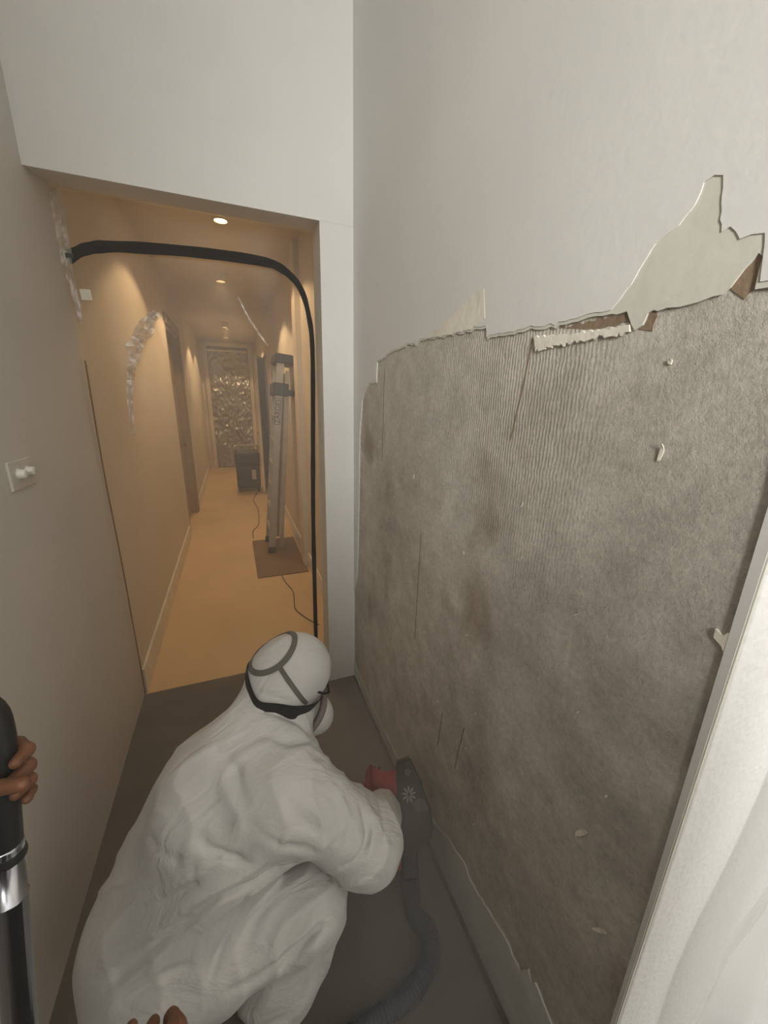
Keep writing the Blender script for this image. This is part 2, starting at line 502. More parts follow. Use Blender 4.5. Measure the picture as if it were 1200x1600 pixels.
# ------------------------------------------------------------------ the setting
XL, XR, YE, YC = -0.622, 0.60, 1.987, 0.23     # left wall, stripped wall, door wall, outer corner
CEIL = 3.8
b = bmesh.new(); box(b, (-0.9, -4.4, -0.1), (2.5, 2.245, 0.0)); struct(link('floor', b, M_floor))
b = bmesh.new(); box(b, (-0.9, 2.245, -0.1), (0.95, 10.7, 0.0)); struct(link('floor_hall', b, M_hallfloor))
b = bmesh.new(); box(b, (-0.9, -4.4, CEIL), (2.5, 2.3, CEIL + 0.1)); struct(link('ceiling', b, M_ceil))
WY0, WY1, WZ0, WZ1 = -3.2, -2.0, 1.9, 3.1     # unseen landing window, put into the left wall behind the camera
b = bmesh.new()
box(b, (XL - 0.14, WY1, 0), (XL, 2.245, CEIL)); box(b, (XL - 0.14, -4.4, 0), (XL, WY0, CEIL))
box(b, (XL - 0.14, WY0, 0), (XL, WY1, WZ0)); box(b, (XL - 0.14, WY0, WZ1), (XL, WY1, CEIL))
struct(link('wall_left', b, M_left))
b = bmesh.new()
prism(b, [(XL, YE, 2.475), (XL, 2.25, 2.525), (XL, 2.25, CEIL), (XL, YE, CEIL)], (XR + 0.16 - XL, 0, 0))
v_ = [b.verts.new(p) for p in ((0.436, YE, 0), (0.76, YE, 0), (0.76, 2.25, 0), (0.456, 2.25, 0), (0.436, YE, 2.4755), (0.76, YE, 2.4755), (0.76, 2.25, 2.5255), (0.456, 2.25, 2.5255))]
for f_ in ((3, 2, 1, 0), (0, 1, 5, 4), (1, 2, 6, 5), (2, 3, 7, 6), (3, 0, 4, 7)): b.faces.new([v_[i] for i in f_])
struct(link('wall_far', b, M_wall))
b = bmesh.new(); box(b, (XR, YC + 0.0085, 0), (0.75, YE, CEIL))
wall_right = struct(link('wall_right', b, M_render))
b = bmesh.new(); prism(b, [(XR, YC, 0), (2.4, YC, 0), (2.4, YC + 0.15, 0), (0.752, YC + 0.15, 0), (0.752, YC + 0.008, 0), (XR, YC + 0.008, 0)], (0, 0, CEIL))
es = [e for e in b.edges if abs(e.verts[0].co.x - XR) < 1e-5 and abs(e.verts[1].co.x - XR) < 1e-5 and abs(e.verts[0].co.y - YC) < 1e-5 and abs(e.verts[1].co.y - YC) < 1e-5]
bmesh.ops.bevel(b, geom=es, offset=0.006, segments=3, profile=0.5, affect='EDGES')
struct(link('wall_return', b, M_ana))
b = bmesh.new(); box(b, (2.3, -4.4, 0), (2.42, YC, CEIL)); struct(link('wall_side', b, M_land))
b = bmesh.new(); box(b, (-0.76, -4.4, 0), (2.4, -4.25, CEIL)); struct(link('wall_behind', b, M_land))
win = struct(empty('unseen_window', (XL - 0.1, -2.6, WZ0)))
b = bmesh.new()
for y in (WY0 + 0.025, -2.6, WY1 - 0.025): box(b, (XL - 0.12, y - 0.025, WZ0), (XL - 0.07, y + 0.025, WZ1))
for z in (WZ0 + 0.025, 2.5, WZ1 - 0.025): box(b, (XL - 0.12, WY0, z - 0.025), (XL - 0.07, WY1, z + 0.025))
link('window_frame', b, M_trim, win)
M_glass = polythene('window_glass', 0.02, (0.97, 0.98, 0.98), 0.02, 0.05, 0.0)
for y in (WY0 + 0.05, -2.575):
    for z in (WZ0 + 0.05, 2.525):
        b = bmesh.new(); box(b, (XL - 0.1, y, z), (XL - 0.094, y + 0.525, z + 0.525)); link('pane', b, M_glass, win)

b = bmesh.new(); box(b, (XL, -1.06, 0), (0.18, -0.98, 1.93)); struct(link('shading_partition', b, M_land))  # unseen partition, added to shade the lower part of the scene

# hall beyond the barrier
HX0, HX1, HC, HE = XL, 0.635, 3.0, 10.5
b = bmesh.new(); box(b, (HX0 - 0.14, 2.245, 0), (HX0, 5.2, HC)); box(b, (HX0 - 0.14, 5.2, 2.5), (HX0, 6.3, HC)); box(b, (HX0 - 0.14, 6.3, 0), (HX0, 10.6, HC))
struct(link('wall_hall_left', b, M_hall))
b = bmesh.new(); box(b, (HX1, 2.25, 0), (HX1 + 0.14, 7.3, HC)); box(b, (HX1, 7.3, 2.45), (HX1 + 0.14, 8.2, HC)); box(b, (HX1, 8.2, 0), (HX1 + 0.14, 10.6, HC))
struct(link('wall_hall_right', b, M_hall))
b = bmesh.new(); box(b, (HX0 - 0.14, HE, 0), (HX1 + 0.14, HE + 0.1, HC)); struct(link('wall_hall_end', b, M_hall))
b = bmesh.new(); box(b, (HX0 - 0.14, 2.25, HC), (HX1 + 0.14, 10.6, HC + 0.1)); struct(link('ceiling_hall', b, M_hall))
b = bmesh.new(); box(b, (HX0, 2.26, 0), (HX0 + 0.016, 5.1, 0.16), 0.004); struct(link('baseboard_left', b, M_trim))
b = bmesh.new(); box(b, (HX1 - 0.016, 2.26, 0), (HX1, 7.2, 0.16), 0.004); struct(link('baseboard_right', b, M_trim))
b = bmesh.new(); box(b, (HX0, 6.42, 0), (HX0 + 0.016, 10.5, 0.16), 0.004); struct(link('baseboard_end', b, M_trim))
# pilaster on the right, frame on the left
b = bmesh.new(); box(b, (HX1 - 0.05, 3.75, 0), (HX1, 3.95, HC)); struct(link('trim_1', b, M_hall))
# left hall door: closed, set back in its frame
door = struct(empty('door_2', (HX0 - 0.09, 5.2, 0)))
b = bmesh.new(); box(b, (HX0 - 0.12, 5.26, 0), (HX0 - 0.08, 6.24, 2.44)); link('door_leaf', b, M_tan_shade, door)
b = bmesh.new()
for y0 in (5.36, 5.84):
    for z0, z1 in ((0.2, 1.0), (1.15, 2.3)): box(b, (HX0 - 0.08, y0, z0), (HX0 - 0.068, y0 + 0.34, z1), 0.004)
link('door_panel', b, M_tan_shade, door)
b = bmesh.new()
box(b, (HX0 - 0.12, 5.2, 0), (HX0 + 0.0, 5.26, 2.5)); box(b, (HX0 - 0.12, 6.24, 0), (HX0, 6.3, 2.5)); box(b, (HX0 - 0.12, 5.26, 2.44), (HX0, 6.24, 2.5))
link('door_lining', b, M_tan_shade, door)
b = bmesh.new()
box(b, (HX0, 6.29, 0), (HX0 + 0.022, 6.4, 2.6), 0.006); box(b, (HX0, 5.2, 2.49), (HX0 + 0.022, 6.29, 2.6), 0.006)
link('architrave', b, M_tan_shade, door)
b = bmesh.new(); tube(b, [(HX0 - 0.08, 6.16, 1.05), (HX0 - 0.05, 6.16, 1.05), (HX0 - 0.035, 6.16, 1.05), (HX0 - 0.02, 6.16, 1.05)], [0.012, 0.012, 0.028, 0.018], 12); link('knob', b, M_brass, door)
# right hall door: open, dark room behind
door = struct(empty('door_3', (HX1, 7.75, 0)))
b = bmesh.new()
box(b, (HX1 - 0.022, 7.2, 0), (HX1, 7.31, 2.56), 0.006); box(b, (HX1 - 0.022, 8.19, 0), (HX1, 8.3, 2.56), 0.006); box(b, (HX1 - 0.022, 7.31, 2.45), (HX1, 8.19, 2.56), 0.006)
link('architrave', b, M_trim, door)
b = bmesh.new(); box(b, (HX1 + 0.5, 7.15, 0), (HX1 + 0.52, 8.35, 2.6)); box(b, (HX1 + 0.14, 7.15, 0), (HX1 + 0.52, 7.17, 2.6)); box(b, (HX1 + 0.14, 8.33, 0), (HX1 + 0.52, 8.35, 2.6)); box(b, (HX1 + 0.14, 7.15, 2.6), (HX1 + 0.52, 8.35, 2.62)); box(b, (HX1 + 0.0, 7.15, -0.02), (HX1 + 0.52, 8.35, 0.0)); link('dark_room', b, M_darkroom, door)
la = math.radians(13); ld = Vector((-math.sin(la), -math.cos(la), 0)); lp = Vector((ld.y, -ld.x, 0))
b = bmesh.new(); obox(b, Vector((HX1 - 0.002, 8.18, 1.225)) + ld * 0.41, ld, lp, (0, 0, 1), 0.41, 0.02, 1.215, 0.003); lf = link('door_leaf', b, M_trim, door)
kb = Vector((HX1 - 0.002, 8.18, 1.1)) + ld * 0.75
b = bmesh.new(); tube(b, [kb + lp * 0.02, kb + lp * 0.05, kb + lp * 0.06, kb + lp * 0.075], [0.012, 0.014, 0.028, 0.018], 12); tube(b, [kb - lp * 0.02, kb - lp * 0.05, kb - lp * 0.06, kb - lp * 0.075], [0.012, 0.014, 0.028, 0.018], 12); link('knob', b, M_brass, lf)
# front door at the far end, sheeted over
door = struct(empty('door_1', (0, HE, 0)))
b = bmesh.new(); box(b, (-0.44, HE - 0.04, 0.0), (0.46, HE - 0.002, 2.86)); link('door_leaf', b, M_dark, door)
b = bmesh.new()
box(b, (-0.53, HE - 0.06, 0), (-0.44, HE, 2.95), 0.005); box(b, (0.46, HE - 0.06, 0), (0.55, HE, 2.95), 0.005); box(b, (-0.44, HE - 0.06, 2.86), (0.46, HE, 2.95), 0.005)
link('architrave', b, M_hall, door)

# dark bead along the joint at the foot of the stripped wall
b = bmesh.new(); tube(b, catmull([(XR - 0.012 + random.uniform(-0.003, 0.003), y, 0.003) for y in np.linspace(0.25, 1.97, 24)], 3), 0.009, 6); struct(link('trim_2', b, M_joint))

# hall lamps
M_emit, n_, l_, p_ = mat('lamp_lens')
p_.inputs['Emission Color'].default_value = (1.0, 0.72, 0.36, 1); p_.inputs['Emission Strength'].default_value = 30
p_.inputs['Base Color'].default_value = (0.9, 0.8, 0.6, 1)


def downlight(x, y, label, power, deep=0.012):
    t = tag(empty('ceiling_light', (x, y, HC)), label, 'light')
    b = bmesh.new(); n = 32
    prof = [(0.06, HC - 0.0005), (0.06, HC - deep), (0.05, HC - deep - 0.003), (0.046, HC - deep), (0.043, HC - 0.003)]
    rg = [[b.verts.new((x + r * math.cos(2 * math.pi * k / n), y + r * math.sin(2 * math.pi * k / n), z)) for k in range(n)] for r, z in prof]
    for q0, q1 in zip(rg, rg[1:]):
        for k in range(n): b.faces.new((q0[k], q0[(k + 1) % n], q1[(k + 1) % n], q1[k]))
    link('bezel', b, M_trim, t, True)
    b = bmesh.new(); bmesh.ops.create_circle(b, segments=24, radius=0.043, cap_ends=True, matrix=Matrix.Translation((x, y, HC - 0.004)) @ Matrix.Rotation(math.pi, 4, 'X'))
    link('lens', b, M_emit, t)
    d = bpy.data.lights.new('lamp', 'SPOT'); d.energy = power; d.color = (1.0, 0.70, 0.40); d.spot_size = math.radians(122); d.spot_blend = 0.2; d.shadow_soft_size = 0.035
    o = bpy.data.objects.new('lamp', d); COL.objects.link(o); o.location = (x, y, HC - deep - 0.008); o.parent = t; o.matrix_parent_inverse = t.matrix_basis.inverted()


downlight(0.035, 3.62, 'bright warm ceiling downlight shining above the black zip line', 38)
downlight(0.0, 5.0, 'second ceiling downlight, halfway along the hall above the stepladder', 42, 0.09)
downlight(0.0, 8.0, 'third ceiling downlight, above the black dust extractor', 40, 0.09)
downlight(0.0, 9.3, 'last ceiling downlight, in front of the sheeted far door', 30, 0.09)

# ------------------------------------------------------------------ layers left on the stripped wall
def ragged(pts, step=0.012, amp=0.004, closed_from=None):
    """subdivide the open (y,z) polyline and roughen it"""
    out = []
    for (a, c) in zip(pts, pts[1:]):
        L = math.hypot(c[0] - a[0], c[1] - a[1]); n = max(1, int(L / step))
        for k in range(n):
            t = k / n; y = a[0] + (c[0] - a[0]) * t; z = a[1] + (c[1] - a[1]) * t
            d = amp if k else amp * 0.3
            out.append((y + random.uniform(-d, d), z + random.uniform(-d, d)))
    out.append(pts[-1]); return out


def layer(name, poly, x0, thick, m, parent=wall_right):
    b = bmesh.new(); prism(b, [(x0, y, z) for y, z in poly], (-thick, 0, 0))
    bmesh.ops.triangulate(b, faces=[f for f in b.faces if len(f.verts) > 4])
    return link(name, b, m, parent)


edge = [(1.921, 0.73), (1.899, 1.121), (1.88, 1.532), (1.84, 1.704), (1.792, 1.742), (1.746, 1.775), (1.643, 1.777), (1.638, 1.86), (1.555, 1.868), (1.435, 1.885), (1.308, 1.892),
        (1.256, 1.88), (1.233, 1.891), (1.082, 1.885), (0.945, 1.879), (0.863, 1.878), (0.856, 1.85), (0.783, 1.849), (0.701, 1.852), (0.663, 1.844),
        (0.584, 1.845), (0.531, 1.846), (0.486, 1.844), (0.475, 1.826), (0.467, 1.815), (0.455, 1.82), (0.451, 1.835), (0.442, 1.839), (0.435, 1.835),
        (0.405, 1.835), (0.381, 1.837), (0.356, 1.84), (0.347, 1.847), (0.338, 1.864), (0.325, 1.877), (0.32, 1.873), (0.32, 1.859), (0.32, 1.839), (0.306, 1.837), (0.262, 1.835)]
edge_r = ragged(edge, 0.012, 0.0035)
layer('plaster_skim', [(1.987, 0.6)] + edge_r + [(0.244, 1.6), (0.241, 0.9), (0.2395, 0.0), (0.232, 0.0), (0.232, CEIL), (1.987, CEIL)], XR, 0.004, M_skim)
patch = [(0.504, 1.863), (0.487, 1.882), (0.472, 1.908), (0.458, 1.929), (0.429, 1.941), (0.413, 1.959), (0.407, 1.981), (0.396, 1.984), (0.385, 1.979), (0.379, 1.946),
         (0.372, 1.914), (0.363, 1.917), (0.355, 1.909), (0.349, 1.899), (0.337, 1.9), (0.324, 1.897), (0.32, 1.876)]
pe = [(y + 0.002, z + 0.006) for y, z in edge_r if y > 0.51]
layer('paint_coat', [(1.987, 0.62)] + pe + ragged(patch, 0.008, 0.0012) + [(0.316, 1.845), (0.262, 1.842), (0.247, 1.6), (0.242, 0.9), (0.240, 0.0), (0.234, 0.0), (0.234, CEIL), (1.987, CEIL)], XR - 0.004, 0.0014, M_wall)
# white plaster ledge and toothed remnants along the edge
layer('plaster_ledge', ragged([(0.69, 1.834), (0.58, 1.826), (0.477, 1.824)], 0.006, 0.003) + ragged([(0.475, 1.813), (0.578, 1.812), (0.68, 1.806)], 0.006, 0.004), XR, 0.006, M_flake)
layer('plaster_ledge', ragged([(0.985, 1.947), (0.928, 1.968), (0.885, 1.966)], 0.006, 0.003) + ragged([(0.87, 1.90), (0.93, 1.885), (1.08, 1.888), (1.2, 1.894), (1.09, 1.915), (0.985, 1.947)], 0.006, 0.003), XR - 0.0054, 0.0006, M_flake)
layer('brown_patch', ragged([(0.349, 1.846), (0.338, 1.864), (0.325, 1.877), (0.32, 1.873), (0.32, 1.842), (0.33, 1.83)], 0.006, 0.002), XR, 0.0012, M_brown)
layer('brown_patch', ragged([(0.470, 1.818), (0.455, 1.82), (0.451, 1.835), (0.442, 1.839), (0.436, 1.83), (0.44, 1.81)], 0.006, 0.002), XR, 0.0012, M_brown)
layer('brown_patch', ragged([(0.63, 1.843), (0.486, 1.843), (0.479, 1.828), (0.55, 1.828)], 0.006, 0.003), XR, 0.0008, M_brown)
# lower strip of unstripped plaster
low = [(1.987, 0.10), (1.6, 0.06), (1.25, 0.08), (1.046, 0.11), (0.911, 0.15), (0.823, 0.2), (0.722, 0.233), (0.681, 0.215), (0.598, 0.235), (0.512, 0.254), (0.45, 0.24), (0.43, 0.298), (0.415, 0.275), (0.406, 0.297), (0.347, 0.269), (0.24, 0.27)]
layer('plaster_strip', ragged(low, 0.014, 0.005) + [(0.235, 0.0), (1.987, 0.0)], XR, 0.005, M_stripp)
for sc_ in ([(1.56, 1.83), (1.565, 1.6), (1.57, 1.45)], [(0.70, 1.835), (0.715, 1.72), (0.735, 1.62)], [(1.16, 1.25), (1.165, 1.0), (1.17, 0.8)], [(0.80, 0.72), (0.82, 0.6), (0.83, 0.52)], [(0.93, 0.66), (0.945, 0.5)]):
    up = ragged(sc_, 0.02, 0.0015)
    layer('score_mark', [(y - 0.0025, z) for y, z in up] + [(y + 0.0015, z) for y, z in up[::-1]], XR, 0.0006, M_brown)
# torn flakes curling off
def flake(y, z, w, h, ang, lift=0.006, m=M_flake):
    ca, sa = math.cos(ang), math.sin(ang)
    b = bmesh.new(); pts = []
    for k in range(9):
        a = 2 * math.pi * k / 9; rr = random.uniform(0.65, 1.1)
        u, v = math.cos(a) * w * rr, math.sin(a) * h * rr
        pts.append((XR - 0.0005 - lift * max(0, v / h) ** 2, y + u * ca - v * sa, z + u * sa + v * ca))
    prism(b, pts, (-0.0025, 0, 0))
    bmesh.ops.triangulate(b, faces=[f for f in b.faces if len(f.verts) > 4])
    return link('plaster_flake', b, m, wall_right)


flake(0.387, 1.634, 0.004, 0.014, 0.2); flake(0.403, 1.764, 0.004, 0.005, 0); layer('plaster_flake', ragged([(0.262, 1.409), (0.261, 1.396), (0.25, 1.389), (0.241, 1.372), (0.241, 1.42), (0.252, 1.404)], 0.005, 0.001), XR, 0.005, M_flake)
flake(0.378, 0.859, 0.006, 0.03, 0.5); flake(0.30, 0.70, 0.005, 0.025, 0.6)
for k in range(22):
    y = random.uniform(0.3, 1.3); z = random.uniform(0.3, 1.5)
    flake(y, z, random.uniform(0.001, 0.002), random.uniform(0.004, 0.014), random.uniform(0.1, 0.8), 0.003)

# ------------------------------------------------------------------ light switch
t = tag(empty('light_switch', (XL, 1.47, 1.465)), 'grey two-knob dimmer switch plate on the left wall', 'switch')
b = bmesh.new(); box(b, (XL, 1.40, 1.422), (XL + 0.009, 1.545, 1.508), 0.003); link('plate', b, M_switch, t)
for y in (1.445, 1.50):
    b = bmesh.new(); tube(b, [(XL + 0.009, y, 1.468), (XL + 0.014, y, 1.468), (XL + 0.026, y, 1.468), (XL + 0.028, y, 1.468)], [0.017, 0.014, 0.0135, 0.011], 20)
    link('knob', b, M_screwm, t, True)

# ------------------------------------------------------------------ dust barrier
SY = 2.236
bar = tag(empty('dust_barrier', (-0.08, SY, 0)), 'clear plastic dust barrier with black zip filling the doorway', 'plastic sheet')


def sheet_fn(u, v):
    x = -0.612 + 1.062 * u; z = 0.004 + 2.505 * v
    e = min(u, 1 - u, 0.12) / 0.12
    y = SY + e * 0.02 * (mnoise.noise(Vector((x * 2.2, z * 1.1, 3.0))) + 0.35 * mnoise.noise(Vector((x * 7 + z * 2, z * 3, 1.0)))) - 0.012 * e
    return (x, y, z)


grid_mesh('sheet', 70, 150, sheet_fn, M_sheet, bar)
zp = catmull([(-0.603, SY - 0.03, 2.25), (-0.52, SY - 0.03, 2.298), (-0.40, SY - 0.03, 2.322), (-0.116, SY - 0.03, 2.342), (0.17, SY - 0.03, 2.345), (0.285, SY - 0.03, 2.325),
              (0.375, SY - 0.03, 2.25), (0.418, SY - 0.03, 2.11), (0.43, SY - 0.03, 1.92), (0.417, SY - 0.03, 1.45), (0.405, SY - 0.03, 1.04), (0.40, SY - 0.03, 0.6), (0.396, SY - 0.03, 0.14), (0.395, SY - 0.03, 0.0)], 10)
sd = []; wd = []
for i, p in enumerate(zp):
    d = (zp[min(i + 1, len(zp) - 1)] - zp[max(i - 1, 0)]).normalized(); sd.append(Vector((-d.z, 0, d.x)))
    tt = i / (len(zp) - 1); wd.append((0.05 if tt < 0.3 else 0.05 - 0.022 * min(1, (tt - 0.3) / 0.22)) * (0.9 + 0.15 * mnoise.noise(Vector((tt * 30, 0, 0)))))
b = bmesh.new(); ribbon(b, zp, sd, wd, 0.003, [(0, -1, 0)] * len(zp)); zt = link('zip_tape', b, M_blacktape, bar)
b = bmesh.new(); tube(b, [p + Vector((0, -0.003, 0)) for p in zp], 0.0022, 6); link('zip_coil', b, M_blacktape, zt)
b = bmesh.new(); obox(b, zp[3] + Vector((0, -0.009, 0)), (1, 0, 0), (0, 1, 0), (0, 0, 1), 0.014, 0.004, 0.008, 0.002); link('zip_slider', b, M_black, zt)


def fold(pts, widths, m=M_fold, name='fold', y=SY - 0.032):
    # a pinch of spare sheet: three narrow crumpled ribbons lying over each other
    P0 = catmull([(x, y, z) for x, z in pts], 7); n = len(P0)
    W_ = [np.interp(i / (n - 1), np.linspace(0, 1, len(widths)), widths) for i in range(n)]
    b = bmesh.new()
    for q in range(3):
        sd_ = []; P = []
        for i, p in enumerate(P0):
            d = (P0[min(i + 1, n - 1)] - P0[max(i - 1, 0)]).normalized(); s_ = Vector((-d.z, 0, d.x))
            tw = 0.9 * mnoise.noise(Vector((i * 0.5, q * 7.3, 0.2)))
            sd_.append(s_ * math.cos(tw) + Vector((0, -1, 0)) * math.sin(tw))
            P.append(p + s_ * W_[i] * (0.35 * (q - 1) + 0.25 * mnoise.noise(Vector((i * 0.35, q * 3.1, 5)))) + Vector((0, -0.004 * q, 0)))
        ribbon(b, P, sd_, [w_ * (0.42 + 0.3 * mnoise.noise(Vector((i * 0.6, q, 9)))) + 0.003 for i, w_ in enumerate(W_)], 0.0012, [(0, -1, 0)] * n)
    return link(name, b, m, bar, False)


fold([(-0.291, 2.075), (-0.336, 2.01), (-0.389, 1.929), (-0.419, 1.843), (-0.439, 1.755), (-0.45, 1.681), (-0.454, 1.591), (-0.457, 1.513)], [0.03, 0.055, 0.06, 0.035, 0.025, 0.02, 0.014, 0.004])
fold([(-0.596, 2.50), (-0.60, 2.42), (-0.598, 2.34), (-0.60, 2.25), (-0.592, 2.1), (-0.585, 1.99)], [0.035, 0.04, 0.04, 0.035, 0.02, 0.006])
fold([(0.073, 2.171), (0.125, 2.068), (0.2, 1.962)], [0.002, 0.006, 0.003])  # thin ribbon drawn in for a glint along a crease
b = bmesh.new(); obox(b, (-0.553, SY - 0.03, 2.12), (1, 0, 0.05), (0, 1, 0), (-0.05, 0, 1), 0.02, 0.001, 0.021); link('tape_scrap', b, M_flake, bar)
b = bmesh.new(); tube(b, catmull([(-0.606, SY - 0.012, 1.85), (-0.612, SY - 0.016, 1.35), (-0.610, SY - 0.01, 0.8), (-0.612, SY - 0.014, 0.02)], 6), 0.004, 6); link('edge_gap_shade', b, M_board, bar)  # dark bead standing in for the shadow gap between sheet and wall

# ------------------------------------------------------------------ stepladder, folded and leaning on the hall's right wall
lad = tag(empty('stepladder', (0.31, 4.42, 0.012)), 'folded aluminium stepladder leaning on the right hall wall', 'ladder')
base = Vector((0.335, 4.22, 0.02)); top = Vector((0.545, 4.22, 2.10))
Ld = (top - base).normalized(); Ln = Vector((Ld.z, 0, -Ld.x)).normalized(); Yv = Vector((0, 1, 0)); LL = (top - base).length
for y in (0.0, 0.38):
    b = bmesh.new(); obox(b, (base + top) / 2 + Yv * y - Ln * 0.045, Ln, Yv, Ld, 0.036, 0.013, LL / 2, 0.003); link('front_rail', b, M_alu, lad)
    b = bmesh.new(); c0 = base + Yv * (y + 0.03) + Ln * 0.065 + Ld * 0.05; c1 = top + Yv * (y + 0.03) + Ln * 0.035 - Ld * 0.12; dd = (c1 - c0).normalized()
    obox(b, (c0 + c1) / 2, Vector((dd.z, 0, -dd.x)), Yv, dd, 0.02, 0.011, (c1 - c0).length / 2, 0.003); link('rear_rail', b, M_alu, lad)
    b = bmesh.new(); obox(b, base + Yv * y - Ln * 0.045 + Ld * 0.03, Ln, Yv, Ld, 0.042, 0.018, 0.035, 0.004); link('foot', b, M_black, lad)
for k in range(7):
    b = bmesh.new(); obox(b, base + Yv * 0.19 - Ln * 0.045 + Ld * (0.26 + 0.25 * k), Ln, Yv, Ld, 0.038, 0.178, 0.012, 0.002); link('tread', b, M_alu, lad)
b = bmesh.new(); obox(b, top + Yv * 0.19 - Ln * 0.005 - Ld * 0.01, Ln, Yv, Ld, 0.1, 0.22, 0.045, 0.012); link('top_cap', b, M_black, lad)
b = bmesh.new(); obox(b, top + Yv * 0.19 - Ln * 0.03 - Ld * 0.31, Ln, Yv, Ld, 0.075, 0.215, 0.065, 0.012); obox(b, top + Yv * 0.0 + Ln * 0.05 - Ld * 0.335, Ln, Yv, Ld, 0.06, 0.03, 0.03, 0.012); link('hinge_block', b, M_black, lad)
zc = base + Ld * 1.56 - Ln * 0.05 - Yv * 0.0142
b = bmesh.new()
for q, (ox, oz, hx, hz) in enumerate(((-0.027, 0, 0.002, 0.135), (0.027, 0, 0.002, 0.135), (0, 0.135, 0.029, 0.002), (0, -0.135, 0.029, 0.002))):
    obox(b, zc + Ln * ox + Ld * oz, Ln, Yv, Ld, hx, 0.0006, hz)
st = link('sticker_border', b, M_black, lad)
fc = bpy.data.curves.new('lettering', 'FONT'); fc.body = 'ZARGES'; fc.size = 0.068; fc.align_x = 'CENTER'; fc.align_y = 'CENTER'; fc.extrude = 0.0004
fo = bpy.data.objects.new('tmp_text', fc); COL.objects.link(fo); bpy.context.view_layer.update()
me_ = bpy.data.meshes.new_from_object(fo.evaluated_get(bpy.context.evaluated_depsgraph_get())); bpy.data.objects.remove(fo)
me_.transform(Matrix(((Ld.x, -Ln.x, 0, zc.x), (Ld.y, -Ln.y, -1, zc.y), (Ld.z, -Ln.z, 0, zc.z), (0, 0, 0, 1))))
me_.materials.clear(); link_me('lettering', me_, M_black, lad)

# board under the ladder
b = bmesh.new(); box(b, (0.10, 3.62, 0.0), (0.60, 4.7, 0.012), 0.002)
tag(link('floor_board', b, M_board), 'brown protective board on the hall floor under the stepladder', 'board')

# ------------------------------------------------------------------ dust extractor at the hall end
ex = tag(empty('dust_extractor', (0.2, 7.6, 0)), 'dark upright dust extractor standing at the end of the hall', 'vacuum cleaner')
b = bmesh.new(); box(b, (-0.02, 7.42, 0.08), (0.40, 7.88, 0.52), 0.04); link('tank', b, M_extract, ex)
b = bmesh.new(); box(b, (-0.03, 7.41, 0.53), (0.41, 7.89, 0.76), 0.05); link('motor_head', b, M_black, ex)
b = bmesh.new(); box(b, (-0.03, 7.405, 0.505), (0.41, 7.895, 0.535), 0.008); link('clamp_band', b, M_black, ex)
b = bmesh.new(); tube(b, catmull([(0.0, 7.6, 0.76), (0.0, 7.55, 0.84), (0.06, 7.5, 0.87), (0.32, 7.5, 0.87), (0.38, 7.55, 0.84), (0.38, 7.6, 0.76)], 5), 0.012, 8); link('handle', b, M_alu, ex)
b = bmesh.new(); box(b, (0.25, 7.413, 0.25), (0.32, 7.419, 0.43), 0.002); link('sticker', b, M_plastlabel, ex)
b = bmesh.new(); tube(b, [(0.1, 7.42, 0.33), (0.1, 7.38, 0.33)], 0.04, 16); link('inlet', b, M_black, ex)
for x in (0.02, 0.36):
    for y in (7.47, 7.83):
        b = bmesh.new(); tube(b, [(x - 0.02, y, 0.04), (x + 0.02, y, 0.04)], 0.04, 14); link('wheel', b, M_black, ex)

# cables
b = bmesh.new(); tube(b, catmull([(0.33, 7.45, 0.006), (0.22, 6.8, 0.006), (0.26, 6.2, 0.006), (0.22, 5.4, 0.006), (0.13, 5.1, 0.006), (0.12, 4.8, 0.006)], 8), 0.005, 6)
tag(link('extractor_lead', b, M_black), 'thin lead trailing on the hall floor from the dark extractor', 'cord')
b = bmesh.new(); tube(b, catmull([(0.33, 3.615, 0.006), (0.345, 3.45, 0.006), (0.385, 3.25, 0.006), (0.37, 3.05, 0.006), (0.36, 2.92, 0.006), (0.40, 2.8, 0.006), (0.45, 2.7, 0.006), (0.5, 2.62, 0.006)], 8), 0.004, 6)
tag(link('cable', b, M_black), 'thin dark cable wiggling over the hall floor in front of the brown board', 'cord')

# crumpled sheet taped over the far door
wr = tag(empty('door_sheet', (0, 10.42, 0)), 'crumpled clear plastic taped over the dark far door', 'plastic sheet')


def wrap_fn(u, v):
    x = -0.43 + 0.88 * u; z = 0.02 + 2.78 * v
    q = Vector((x * 3.2, z * 2.2, 0))
    y = 10.40 + 0.05 * mnoise.noise(q) + 0.035 * abs(mnoise.noise(q * 2.7 + Vector((4, 1, 0)))) + 0.015 * mnoise.noise(q * 6)
    return (x, min(y, 10.445), z)


grid_mesh('sheet', 60, 150, wrap_fn, M_wrap, wr)
b = bmesh.new(); box(b, (-0.45, 10.35, 2.74), (0.42, 10.352, 2.775)); link('tape_strip', b, M_flake, wr)

# ------------------------------------------------------------------ milky sheet hanging on the return wall


def drape_fn(u, v):
    z = 0.01 + 1.25 * v; x = 0.71 + 0.06 * v + 0.9 * u + 0.02 * math.sin(9 * v)
    y = 0.175 - 0.03 * math.sin(u * 34 + 2.2 * math.sin(v * 3)) * (1.1 - 0.5 * v) * min(1, u * 6 + 0.25) + 0.012 * mnoise.noise(Vector((x * 8, z * 5, 2)))
    return (x, y, z)


dr = tag(empty('hanging_sheet', (1.2, 0.17, 0)), 'milky plastic sheet hanging in folds against the textured white wall end', 'plastic sheet')
grid_mesh('sheet', 90, 50, drape_fn, M_drape, dr)

